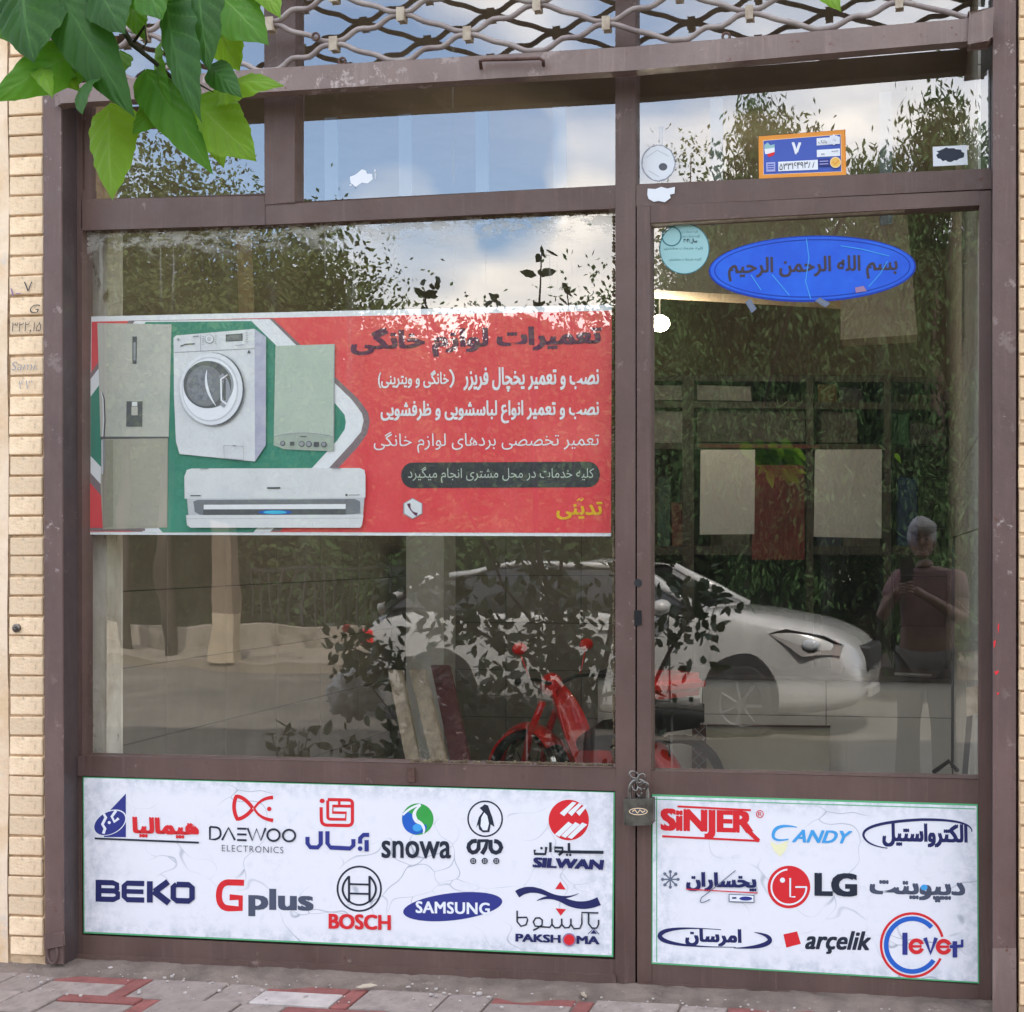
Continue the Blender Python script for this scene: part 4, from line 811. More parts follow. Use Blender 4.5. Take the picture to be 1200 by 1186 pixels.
# ---- banner behind the big pane
YB_ = .016
bn = thing('repair_banner', P(104, 626, YB_), 'red and green printed banner showing appliances, stuck behind the big window pane', 'banner')
sheet('printed_face', [(107, 371), (717, 357), (716, 628.5), (104, 626.5)], YB_, I['white'], bn, nx=40, ny=12)
def Z7(x, y): return (90+x/3.53, 370+y/3.53)
def top(x): return 371-(x-107)*.0229
a = Art(YB_-.001); bgp = [(107.5, 377), (717, 364), (716, 624.5), (105, 623)]
a.poly(bgp, mat('banner_red', lin(222, 62, 72), .5, lin(230, 84, 88), 4)); 
def zp(l, c): a.poly([Z7(*p) for p in l], c)
zp([(55, 240), (215, 20), (810, 12), (1165, 345), (1205, 400), (1212, 440), (1200, 490), (1165, 540), (840, 893), (225, 893), (55, 690)], 'bgray')
zp([(57, 262), (240, 22), (798, 14), (1140, 350), (1180, 405), (1186, 435), (1176, 480), (1135, 530), (800, 895), (275, 895), (57, 650)], 'white')
zp([(57, 335), (285, 26), (722, 22), (1075, 370), (1108, 410), (1113, 440), (1108, 470), (1078, 515), (730, 896), (355, 896), (57, 580)], mat('banner_green', lin(44, 128, 108), .5, lin(64, 142, 120), 5))
a.poly([(103, 618.5), (170, 619.2), (170, 622), (104, 622)], 'bgray'); a.done('printed_pattern', bn)
a = Art(YB_-.0030, Z7)
a.poly([(85, 30), (392, 36), (388, 200), (380, 505), (105, 505), (94, 300)], mat('print_fridge_top', lin(192, 190, 182), .5, lin(176, 178, 172), 6)); a.poly([(105, 508), (378, 504), (374, 876), (108, 884), (98, 700)], mat('print_fridge_low', lin(160, 156, 142), .5, lin(174, 170, 158), 6))
a.poly([(98, 500), (380, 500), (380, 507), (98, 511)], 'wmdark'); a.poly([(85, 33), (125, 33), (128, 500), (98, 500)], 'fridge'); a.poly([(103, 515), (150, 514), (150, 872), (108, 878)], 'fridge3'); a.poly([(152, 514), (375, 510), (372, 872), (152, 870)], 'fridge2')
a.poly([(230, 86), (249, 86), (247, 200), (230, 198)], 'wmdark'); a.poly([(234, 110), (244, 110), (243, 185), (234, 184)], 'wmgray')
a.poly([(206, 354), (272, 354), (270, 459), (204, 458)], 'wmdark'); a.poly([(226, 376), (252, 376), (252, 412), (226, 412)], 'fridge'); a.poly([(228, 356), (250, 356), (250, 374), (228, 374)], 'wm')
a.line([(104, 318), (112, 345), (116, 430), (112, 500)], 7, 'wmdark'); a.line([(101, 318), (108, 345), (111, 430), (107, 500)], 5, 'ac'); a.line([(110, 515), (113, 600), (107, 655)], 7, 'wmgray'); a.line([(104, 515), (105, 655)], 4, 'ac'); a.done('fridge_print', bn)
a = Art(YB_-.0070, Z7)
a.poly([(400, 92), (410, 82), (735, 54), (737, 603), (425, 572), (410, 520), (402, 330)], mat('print_washer_front', lin(224, 226, 232), .5, lin(214, 216, 224), 6)); a.poly([(735, 54), (783, 88), (782, 535), (737, 603)], mat('print_washer_side', lin(186, 186, 208), .5, lin(170, 170, 194), 8))
a.line([(404, 152), (735, 136)], 3, 'wmgray'); a.line([(512, 78), (512, 146)], 2, 'wmgray'); a.poly([(616, 78), (686, 73), (686, 104), (616, 107)], 'wmdark'); a.poly([(622, 82), (680, 78), (680, 100), (622, 103)], 'wmdk2')
a.ell(549, 97, 19, 19, 'wmgray'); a.ell(548, 96, 16, 16, 'white'); a.ell(548, 96, 10, 10, 'ac2'); a.line([(428, 127), (450, 118), (488, 116)], 5, 'wmdark'); a.line([(480, 86), (505, 84)], 5, 'wmgray'); a.poly([(705, 155), (712, 140), (719, 155)], 'wmdark'); a.ell(420, 98, 5, 6, 'wmgray', n=10)
for k in range(5): a.line([(700, 72+k*9), (708, 71.5+k*9)], 3, 'wmgray'); a.line([(570, 84+k*8), (578, 83.5+k*8)], 2.5, 'wmgray'); a.line([(518, 86+k*8), (527, 85.5+k*8)], 2.5, 'wmgray')
a.line([(655, 123), (690, 120)], 3, 'wmgray')
a.ell(566, 304, 128, 152, 'wmgray'); a.ell(574, 306, 119, 147, 'wmdark'); a.ell(560, 304, 124, 148, 'wmdk2'); a.ell(556, 303, 130, 149, 'wm'); a.ell(552, 304, 117, 134, 'ac2'); a.ell(550, 304, 112, 128, 'white'); a.ell(546, 285, 103, 98, 'wmgray'); a.ell(540, 285, 99, 98, 'wmdark'); a.ell(530, 290, 76, 84, 'wmdk2'); a.ell(515, 285, 58, 66, mat('print_drum', lin(132, 134, 142), .5, lin(96, 98, 106), 60))
a.line(bez((538, 225), (522, 300), (575, 372), 14), 6, 'white', [2+9*math.sin(i/14*math.pi) for i in range(15)]); a.line(bez((595, 245), (650, 300), (600, 375), 12), 22, 'wmgray'); a.line([(625, 245), (596, 262), (598, 350), (628, 372)], 7, 'white'); a.line([(612, 262), (612, 350)], 9, 'wmdark'); a.line([(632, 240), (600, 268)], 4, 'bgray')
a.line([(608, 537), (690, 540), (690, 596), (610, 588), (608, 537)], 2.4, 'wmgray'); a.poly([(645, 536), (658, 537), (657, 541), (645, 540)], 'wmdark'); a.done('washing_machine_print', bn)
a = Art(YB_-.0050, Z7)
a.poly([(822, 125), (1068, 117), (1064, 560), (940, 556), (858, 552), (814, 535)], mat('print_boiler', lin(186, 198, 186), .5, lin(176, 190, 178), 5)); a.line([(1066, 118), (1062, 558)], 4, 'wmgray'); a.line(bez((816, 500), (930, 470), (1063, 500), 14), 3, 'wmgray'); a.poly([(815, 502)]+bez((816, 502), (930, 472), (1062, 502), 10)+[(1062, 555), (940, 552), (860, 548), (815, 530)], 'boil2')
for (x, r) in ((852, 11), (930, 13), (960, 13), (1022, 12)): a.ell(x, 528+(x-850)*.03, r, r, 'wmdark', n=18); a.ell(x-1, 527+(x-850)*.03, r-3.5, r-3.5, 'wmgray', n=18)
a.rect(882, 521, 900, 537, 'wmdark'); a.rect(980, 522, 1002, 542, 'wmdark'); a.line([(925, 499), (950, 500)], 4, 'wmdark'); a.done('boiler_print', bn)
a = Art(YB_-.0090, Z7)
a.poly([(445, 665), (455, 638), (475, 632), (1170, 630), (1190, 638), (1194, 660), (1194, 752), (446, 757)], mat('print_aircon', lin(224, 226, 230), .5, lin(212, 214, 220), 6)); a.poly([(456, 757), (1190, 752), (1184, 824), (462, 826)], 'ac2'); a.poly([(482, 768), (500, 762), (1150, 758), (1172, 768), (1174, 818), (1125, 822), (510, 824), (488, 812)], 'ac3'); a.poly([(494, 772), (1160, 766), (1120, 796), (525, 798)], 'wmdk2')
a.poly([(525, 782), (1112, 779), (1112, 799), (525, 801)], 'white'); a.poly([(524, 802), (1112, 800), (1112, 823), (522, 825)], 'wmdark'); a.ell(820, 813, 70, 9, 'blue', n=24); a.ell(820, 813, 48, 7, 'cyan', n=24)
a.poly([(452, 825), (1186, 823), (1180, 866), (1172, 877), (470, 877), (456, 866)], 'ac'); a.poly([(454, 838), (1184, 836), (1183, 839), (455, 841)], 'ac2')
a.line([(787, 713), (842, 712)], 7, 'wmdark'); a.line([(470, 744), (512, 744)], 4, 'wmdark'); a.line([(1124, 742), (1172, 741)], 3, 'wmgray'); a.rect(1111, 737, 1120, 746, 'wmdark'); a.line([(510, 634), (545, 633)], 3, 'wmgray'); a.line([(1055, 633), (1092, 632)], 3, 'wmgray'); a.done('air_conditioner_print', bn)
YT = YB_-.0022
a = Art(YT); a.text('تعمیرات لوازم خانگی', 411, 385, 705, 421, 'purple', .05, fa=True, slope=-.026); a.done('banner_lettering', bn, 'dark purple headline of the banner')
a = Art(YT); a.text('نصب و تعمیر یخچال فریزر', 543, 430.5, 702, 459.5, 'white', .03, fa=True, slope=-.006); a.text('خانگی و ویترینی)', 443, 434, 526, 455, 'white', .022, fa=True, slope=-.004); a.line(bez((527, 433), (536, 443.5), (527.5, 454), 8), 2.4, 'white'); a.done('banner_lettering', bn)
a = Art(YT); a.text('نصب و تعمیر انواع لباسشویی و ظرفشویی', 446, 470, 702, 497, 'white', .03, fa=True, slope=-.006); a.done('banner_lettering', bn)
a = Art(YT); a.text('تعمیر تخصصی بردهای لوازم خانگی', 438, 506, 702, 531, 'white', .012, fa=True, slope=-.004); a.done('banner_lettering', bn)
a = Art(YT); p = [(703-14+14*math.cos(math.radians(t)), 556-0+15*math.sin(math.radians(t))) for t in range(-90, 91, 12)]+[(484+14*math.cos(math.radians(t)), 557+15*math.sin(math.radians(t))) for t in range(90, 271, 12)]
a.poly(p, 'bdark'); a.text('کلیه خدمات در محل مشتری انجام میگیرد', 478, 547, 696, 566, 'boil', .008, fa=True, slope=.0); a.done('banner_lettering', bn, 'pale small lettering on a dark rounded bar')
a = Art(YT); a.text('تدینی', 652, 588, 706, 609, 'yellow', .03, fa=True, slope=0); a.line([(676, 587), (679, 584.5), (681, 587), (684, 584)], 1.6, 'yellow'); a.poly([(472.5, 590), (483.5, 583.5), (495, 590), (495, 602), (483.5, 608.5), (472.5, 602)], 'wmgray'); a.poly([(474, 590), (483.5, 584.5), (494, 590), (494, 601.5), (483.5, 607.2), (474, 601.5)], 'wm')
a.line(bez((479, 590), (480, 600), (489, 603), 8), 2.4, 'purple', [4, 3.6, 2.2, 1.6, 1.4, 1.6, 2.2, 3.6, 4]); a.done('banner_lettering', bn, 'yellow name beside a white telephone hexagon')

# ---- stickers and plates
def rag(cx_, cy_, rx, ry, seed, n=26, amp=.25):
    r = random.Random(seed); return [(cx_+rx*math.cos(2*math.pi*i/n)*(1-amp*r.random()), cy_+ry*math.sin(2*math.pi*i/n)*(1-amp*r.random())) for i in range(n)]
def sticker(name, y, at, lab, cat, fn, base_t=.0):
    t = thing(name, P(at[0], at[1], y), lab, cat); a = Art(y); fn(a); a.done('printed_face', t); return t
YG = -.0026
pt = thing('number_plate', P(940, 206, -.008), 'blue enamel house number plate with orange rim, seven on it', 'number plate')
mb = MB(); mb.ppx([(889.5, 160.5), (990, 152), (991, 206), (890, 209.5)], -.014, -.003); mb.build('plate_rim', I['orange'], pt, bevel=.0015)
def q(u, v):  # u,v 0..1 over the plate
    tl, tr_, br, bl = (889.5, 160.5), (990, 152), (991, 206), (890, 209.5)
    return tuple((tl[k]*(1-u)+tr_[k]*u)*(1-v)+(bl[k]*(1-u)+br[k]*u)*v for k in (0, 1))
a = Art(-.0145); R4 = lambda u0, v0, u1, v1, c: a.poly([q(u0, v0), q(u1, v0), q(u1, v1), q(u0, v1)], c)
R4(.008, .015, .992, .985, 'orange'); R4(.045, .09, .955, .91, 'cream'); R4(.05, .1, .95, .9, 'plate'); a.poly([q(.06, .2), q(.10, .15), q(.13, .22), q(.18, .2), q(.18, .32), q(.06, .32)], 'teal'); a.poly([q(.06, .3), q(.18, .28), q(.18, .40), q(.07, .42)], 'white'); a.poly([q(.09, .42), q(.185, .38), q(.17, .46), q(.11, .50)], 'red')
x, y_ = q(.38, .18); a.text('۷', x, y_, x+11, y_+15, 'white', .04, slope=0)
R4(.67, .14, .94, .30, 'white'); R4(.67, .40, .94, .56, 'white'); R4(.22, .62, .68, .84, 'white'); R4(.08, .62, .185, .84, 'lilac'); R4(.68, .60, .82, .78, 'navy2')
for k in range(3): a.poly([q(.095, .66+k*.05), q(.17, .66+k*.05), q(.17, .685+k*.05), q(.095, .685+k*.05)], 'plate')
x, y_ = q(.235, .66); a.text('۵۳۳۱۶۴۹۳۸۸', x, y_, x+43, y_+7.8, 'black', .0, slope=-.075); x, y_ = q(.87, .20); a.ell(x, y_, 5.2, 5.2, 'white'); 
for k in range(8): an = k*math.pi/4; a.ell(x+4.6*math.cos(an), y_+4.6*math.sin(an), 1.7, 1.7, 'white', n=8)
a.text('بانک', q(.69, .18)[0], q(.69, .18)[1], q(.79, .18)[0], q(.69, .18)[1]+5, 'dark', fa=True); x, y_ = q(.885, .70); a.ell(x, y_, 6.4, 6.4, 'cream'); a.ell(x, y_, 5.6, 5.6, 'gold'); a.line([(x-3, y_-1), (x-.5, y_+2.5), (x+3.6, y_-3)], 1.7, 'orange'); a.line([(q(.70, .66)), (q(.80, .66))], 1, 'lilac'); a.line([(q(.70, .72)), (q(.80, .72))], 1, 'lilac'); a.text('پست', q(.86, .17)[0], q(.86, .17)[1], q(.89, .17)[0], q(.86, .17)[1]+4, 'gray', fa=True); a.line([q(.72, .50), q(.76, .50)], 1, 'gray'); a.line([q(.84, .45), q(.92, .45)], .8, 'gray')
a.done('plate_print', pt)
sticker('round_sticker', YG, (771, 190), 'torn white round sticker with a grey spot on the light above the door', 'sticker', lambda a: (a.ell(771.5, 191, 20, 21.5, 'wmgray'), a.poly(rag(771.5, 191, 19.2, 20.8, 3, 40, .06), 'ac'), a.ell(777, 195.5, 5, 4.4, 'wmdark'), a.line([(757, 185), (770, 176), (784, 183)], 1.2, 'ac2'), a.line([(760, 200), (772, 207)], 1.1, 'ac2')))
sticker('torn_label', YF-.0045, (775, 228), 'scrap of white torn label on the rail above the door', 'label', lambda a: (a.poly([(759, 221), (768, 221.5), (775, 219), (782, 221), (791, 219), (790.5, 227), (785, 228), (786, 232), (779, 237), (772, 235.5), (766, 236.5), (760, 233), (758.5, 228)], 'ac'),))
sticker('torn_label', YG, (425, 208), 'scrap of white torn label on the middle light above the banner', 'label', lambda a: (a.poly([(410, 207), (416, 205), (421, 201), (424, 198.5), (429, 200), (430, 203.5), (436, 204), (437, 210), (431, 215), (424, 214), (417, 219), (411, 214.5)], 'white'), a.ell(440, 206, 1, 5, 'ac2', n=8), a.ell(439.5, 200, 1, 1.6, 'ac', n=8), a.ell(411, 217, 1.6, 1, 'ac', n=8)))
sticker('scraped_label', YG, (1113, 183), 'white label with a black scraped patch at the right of the top light', 'label', lambda a: (a.poly([(1093, 172), (1133, 170), (1134, 193), (1093.5, 195)], 'ac'), a.poly(rag(1113, 181, 18, 9.6, 8, 30, .3), 'dark')))
def teal(a):
    a.ell(802, 291.5, 29.5, 30, 'teal2'); a.ell(802, 291.5, 28.3, 28.8, 'teal'); a.ring(787, 277, 11, 11, 1.6, 'teal2'); 
    for (x0, x1, y_) in ((799, 818, 272), (798, 820, 277), (778, 824, 291), (784, 822, 304)): a.text('کلیه خدمات مشتری'[:8+int((x1-x0)/4)], x0, y_-2, x1, y_+2, 'teal2', .01, fa=True, slope=0)
    a.text('سال ۱۴۰۳', 801, 279.5, 817, 285.5, 'dark', .02, fa=True, slope=0)
sticker('certificate_sticker', YG, (802, 291), 'round pale teal certificate sticker in the upper left corner of the door pane', 'sticker', teal)
def ov(a):
    bl = mat('oval_print_blue', lin(6, 78, 200), .45, lin(18, 92, 210), 9)
    a.ell(952, 315, 121.5, 39, 'ovald', -1.5, 64); a.ell(952, 314.4, 119.5, 37, bl, -1.5, 64); a.ring(952, 314.5, 114.5, 33.5, 1.3, 'ovald', rot=-1.5, n=64)
    a.text('بسم الله الرحمن الرحیم', 853, 302, 1052, 330, 'ovaltx', .03, fa=True, slope=-.02)
    for l in ([(945, 280), (948, 302), (944, 330), (950, 350)], [(905, 322), (925, 346)], [(1018, 336), (1032, 320), (1040, 306)], [(985, 288), (1010, 292), (1042, 300)], [(880, 322), (892, 340)]): a.line(l, .9, 'lblue')
    a.poly([(1002, 337), (1012, 335), (1016, 341), (1003, 343)], 'pinkline')
o = sticker('oval_sticker', YG, (952, 315), 'large blue oval sticker with dark arabic lettering on the door pane', 'sticker', ov)
for (x, y_, an, lab) in ((880, 358, 1.0, 'crumpled clear tape left below the blue oval'), (964, 354, .5, 'crumpled clear tape near the middle, below the blue oval')):
    sticker('tape_scrap', YG-.001, (x, y_), lab, 'tape', lambda a: (a.poly([(x-7*math.cos(an)+3, y_-7*math.sin(an)-2), (x+7*math.cos(an)+3, y_+7*math.sin(an)-2), (x+7*math.cos(an)-3, y_+7*math.sin(an)+3), (x-7*math.cos(an)-3, y_-7*math.sin(an)+2)], 'steelgray'), a.line([(x-5*math.cos(an), y_-5*math.sin(an)), (x+5*math.cos(an), y_+5*math.sin(an))], 1.2, 'ac3')))
# two sheets of paper hung inside, the planks, the shelf, the counter
YP = 2.2
def inside_sheet(pts, lab):
    mb = MB(); mb.ppx(pts, YP, YP+.002); o = mb.build('paper_sheet', M['paper'], base=P(pts[3][0], pts[3][1], YP)); tag(o, lab, 'paper sheet')
inside_sheet([(821, 527), (885, 527), (884, 626), (820, 626.5)], 'narrow grey paper sheet hanging inside the door, the left of two')
inside_sheet([(955, 527), (1033.5, 526.5), (1033, 631), (953.5, 629)], 'wide grey paper sheet hanging inside the door, the right of two')

# ================================================================== INSIDE THE SHOP
ct = thing('tiled_counter', (P(930, 800, 2.75).x, 3.0, 0), 'counter faced with pale tiles behind the door pane', 'counter')
x0c, x1c = P(700, 800, 2.75).x, P(1116, 800, 2.75).x; zt = P(900, 796, 2.75).z
mb = MB(); mb.box((x0c, 2.757, .012), (x1c, 3.2, zt-.002)); mb.build('counter_core', M['grout'], ct)
mb = MB(); mb.box((x0c-.01, 2.72, zt), (x1c, 3.22, zt+.022)); mb.build('counter_top', M['shelf'], ct, bevel=.003)
xs = sorted([P(v, 800, 2.75).x for v in (700, 823, 968, 1116)]); z0, z1_ = .015, zt-.004; zm = P(900, 838, 2.75).z
for i in range(3):
    for (za, zb) in ((z0, zm-.3), (zm-.297, zm-.002), (zm+.001, z1_)):
        if zb-za < .03: continue
        mb = MB(); mb.box((xs[i]+.002, 2.75, za), (xs[i+1]-.002, 2.758, zb)); mb.build('counter_tile', M['tile_light'], ct, bevel=.0015)
bx = thing('leaning_board', P(900, 905, 2.6), 'pale board leaning against the foot of the counter', 'board')
mb = MB(); mb.ppx([(829, 851), (972, 852.5), (972, 968), (829, 968)], 2.60, 2.62); mb.build('board_sheet', mat('pale_olive_board', (.42, .39, .30, 1), .5, (.36, .33, .25, 1), 3), bx, bevel=.002)
mb = MB(); mb.ppx([(828, 849.5), (973, 851), (973, 852.6), (828, 851)], 2.59, 2.62); mb.build('board_edge', M['rust'], bx)
ls = thing('patterned_strip', P(820, 905, 2.6), 'narrow brown strip with crossed pattern beside the pale board', 'trim strip')
mb = MB(); mb.ppx([(811, 849), (827, 850), (827, 968), (811, 968)], 2.61, 2.63); mb.build('strip_board', M['rust'], ls)
a = Art(2.6095)
for k in range(7):
    for s_ in (-1, 1): a.line([(819-7*s_, 852+k*13), (819+7*s_, 865+k*13)], 1.1, 'wmgray')
a.done('crossed_pattern', ls)
pen = MB(); pen.tube([P(1048, 790, 2.74), P(1092, 792, 2.75)], .009, 8); tag(pen.build('marker_pen', M['white'], base=P(1070, 791, 2.74)), 'white pen lying on the right end of the counter', 'pen')
# shelf unit on the back wall
sh_ = thing('shelf_unit', (P(900, 700, 3.5).x, 3.8, 0), 'dark shelving with grey boxes behind the counter', 'shelf')
def shp(name, pts, y0, y1, m, par=None): mb = MB(); mb.ppx(pts, y0, y1); return mb.build(name, m, par or sh_, bevel=.002)
shp('shelf_board', [(750, 519), (1040, 521), (1040, 528), (750, 526)], 3.3, 3.9, M['shelf']); shp('shelf_board', [(750, 470), (1100, 472), (1100, 480), (750, 477)], 3.3, 3.9, M['shelf']); shp('shelf_board', [(750, 440), (1100, 442), (1100, 448), (750, 446)], 3.3, 3.9, M['shelf']); shp('shelf_board', [(750, 640), (1100, 640), (1100, 650), (750, 650)], 3.3, 3.9, M['shelf'])
shp('upright', [(800, 440), (813, 440), (813, 900), (800, 900)], 3.28, 3.9, M['shelf']); shp('upright', [(945, 440), (953, 440), (953, 900), (945, 900)], 3.28, 3.9, M['shelf']); shp('upright', [(1036, 440), (1044, 440), (1044, 900), (1036, 900)], 3.28, 3.9, M['shelf'])
shp('shelf_back', [(750, 440), (1044, 440), (1044, 900), (750, 900)], 3.90, 3.93, M['shelf'])
for i, (pts, m, lab) in enumerate((([(766, 482), (800, 482), (800, 518), (766, 518)], 'white', 'small white box at the left end of the middle shelf'), ([(815, 480), (943, 481), (943, 517), (815, 517)], 'carton_grey', 'long grey box filling the middle shelf'), ([(955, 482), (1004, 483), (1004, 518), (955, 518)], 'carton_grey', 'grey box right of the long grey box'), ([(768, 452), (799, 452), (799, 468), (768, 468)], 'white', 'white carton on the upper shelf, leftmost'), ([(815, 452), (880, 453), (880, 469), (815, 468)], 'white', 'flat white carton on the upper shelf beside the upright'))):
    mb = MB(); mb.ppx(pts, 3.4, 3.75); tag(mb.build('storage_box', M[m], base=P(pts[3][0], pts[3][1], 3.4), bevel=.004), lab, 'box')
mb = MB(); mb.ppx([(881, 545), (943, 545), (943, 656), (881, 656)], 3.26, 3.27); tag(mb.build('red_poster', M['redposter'], base=P(900, 656, 3.26)), 'dark red poster between the two paper sheets', 'poster')
mb = MB(); mb.ppx([(818, 520.5), (960, 521.5), (960, 525.5), (818, 524.5)], 3.24, 3.28); tag(mb.build('red_price_rail', M['redposter'], base=P(900, 525, 3.24)), 'bright red strip along the edge of the middle shelf', 'shelf strip')
rk = random.Random(9)
for (x0, x1, yb, yt, col_, lab) in ((772, 786, 640, 560, (.05, .10, .07), 'tall dark green carton on the lower shelf, leftmost'), (787, 799, 640, 590, (.16, .05, .04), 'small brick red carton beside the tall dark green one'), (848, 878, 640, 604, (.10, .09, .07), 'brown carton under the narrow paper sheet'), (958, 984, 640, 596, (.04, .05, .09), 'navy carton under the wide paper sheet'), (990, 1030, 640, 612, (.12, .11, .09), 'flat grey brown carton under the wide paper sheet'), (1046, 1064, 519, 486, (.03, .14, .06), 'green carton at the right end of the middle shelf'), (1068, 1096, 519, 496, (.05, .05, .05), 'black appliance part at the right end of the middle shelf'), (960, 980, 470, 452, (.14, .10, .03), 'ochre carton on the upper shelf'), (985, 1010, 470, 455, (.06, .06, .07), 'dark coil of hose on the upper shelf'), (1052, 1074, 640, 560, (.02, .05, .14), 'dark blue drum right of the wide paper sheet')):
    mb = MB(); mb.ppx([(x0, yt), (x1, yt+rk.uniform(-2, 2)), (x1, yb), (x0, yb)], 3.35, 3.6); tag(mb.build('storage_box', mat('carton_'+lab.split()[-1]+str(x0), col_+(1,), .7, tuple(v*.6 for v in col_)+(1,), 14), base=P(x0, yb, 3.35), bevel=.008), lab, 'box')
# bottle on the counter
bt = MB(); c = P(981, 768, 2.85); c.z = zt+.022; bt.k = 0; bt.lathe(c, (0, 0, 1), [(0, .03), (.09, .032), (.13, .02), (.15, .012), (.16, .012)], 14); bt.k = 1; bt.lathe(c+Vector((0, 0, .16)), (0, 0, 1), [(0, .014), (.02, .014), (.021, 0)], 12)
tag(bt.build('bottle', [M['maroon'], M['redposter']], base=c, smooth=True), 'small dark bottle with red cap on the counter', 'bottle')
# leaning planks
def plank(p0, p1, w_, m, name, lab, y0, y1, g=None):
    a0 = P(*p0, y0); a1 = P(*p1, y1); mb = MB(); d = Vector((w_, 0, 0)); n = Vector((0, .02, 0)); a0.z = max(a0.z, .012)
    mb.prism([a0, a0+d, a1+d, a1], [a0+n, a0+d+n, a1+d+n, a1+n]); tag(mb.build(name, m, base=a0, bevel=.002), lab, 'plank', g)
plank((494, 985), (455, 786), .05, M['wood'], 'wooden_plank', 'left one of two brown planks leaning behind the big pane', .35, .75)
plank((528, 985), (480, 785), .055, M['wood'], 'wooden_plank', 'right one of two brown planks leaning behind the big pane', .34, .72)
plank((548, 985), (505, 780), .07, M['maroon'], 'maroon_board', 'dark red board leaning right of the two planks', .5, .85)
# flaking white post just inside at the left
pw = thing('white_post', P(112, 900, .12), 'flaking white painted post inside the left edge of the big pane', 'post')
mb = MB(); mb.ppx([(97, 255), (125, 255), (125, 985), (99, 985)], .10, .19)
mb.build('post_shaft', M['postwhite'], pw, bevel=.004)
mb = MB(); mb.ppx([(84, 250), (97.5, 250), (98, 985), (84, 985)], .085, .12); mb.build('post_backing', M['silicone'], pw)
# metal profile offcuts in the right corner
pr_ = thing('metal_profile', P(1128, 905, .3), 'perforated metal strip leaning in the right corner behind the door pane', 'metal strip')
mb = MB(); a0 = P(1124, 985, .25); a1 = P(1139, 806, .06); mb.tube([a0, a1], .012, 4); mb.build('strip_body', M['alloy'], pr_)
mb = MB(); mb.ppx([(1132, 806), (1146, 804), (1147, 836), (1133, 840)], .05, .055); mb.build('cardboard_tag', M['clip'], pr_)
mb = MB(); mb.tube([P(1117, 640, .5), P(1116, 900, .5)], .005, 6); mb.tube([P(1094, 905, .5), P(1112, 892, .45), P(1122, 903, .5)], .008, 6); tag(mb.build('hanging_cable', M['black'], base=P(1117, 900, .5)), 'dark cable hanging down by the right wall inside the door', 'cable')
# upright pale strips standing just inside the top lights
for i, (xa, ya) in enumerate(((380, 138), (467, 134), (557, 130), (648, 125), (832, 116), (1030, 108))):
    mb = MB(); mb.ppx([(xa, ya), (xa+15, ya-1), (xa+16, 262), (xa+1, 264)], .30, .306)
    tag(mb.build('blind_strip', mat('pale_blind_strip_%s' % 'abcdefg'[i], (.17, .175, .19, 1), .8), base=P(xa, 262, .30)), ['pale vertical blind strip left of the white torn scrap in the middle light', 'pale vertical blind strip at the middle of the middle light, left one', 'pale vertical blind strip at the middle of the middle light, right one', 'pale vertical blind strip at the right end of the middle light', 'pale vertical blind strip left of the blue number plate', 'pale vertical blind strip between number plate and scraped label'][i], 'blind strip', 'blind strips behind the top lights')
# lit bulbs
for (x, y_, r_, e, lab) in ((773, 379, .045, 14, 'bright lit bulb low at the left of the door pane'), (776, 325, .03, 8, 'smaller lit lamp above the bright bulb')):
    c = P(x, y_, 1.6); t = thing('hanging_lamp', c+Vector((0, 0, .3)), lab, 'lamp')
    em = bpy.data.materials.new('lamp_glow'); em.use_nodes = True; em.node_tree.nodes.clear(); e_ = em.node_tree.nodes.new('ShaderNodeEmission'); o_ = em.node_tree.nodes.new('ShaderNodeOutputMaterial'); e_.inputs[0].default_value = (1, .9, .68, 1); e_.inputs[1].default_value = e; em.node_tree.links.new(e_.outputs[0], o_.inputs[0])
    mb = MB(); mb.ball(c, (r_, r_, r_*.8), 14); mb.build('bulb', em, t, smooth=True)
    mb = MB(); mb.tube([c+Vector((0, 0, r_*.7)), Vector((c.x, c.y, ZC))], .004, 6); mb.build('cord', M['black'], t)
    ld = bpy.data.lights.new('lamp_light', 'POINT'); ld.energy = 1.9; ld.shadow_soft_size = .05; ld.color = (1, .88, .68); lo = bpy.data.objects.new('lamp_light', ld); COL.objects.link(lo); lo.parent = t; lo.location = Vector((0, -.08, -.38))

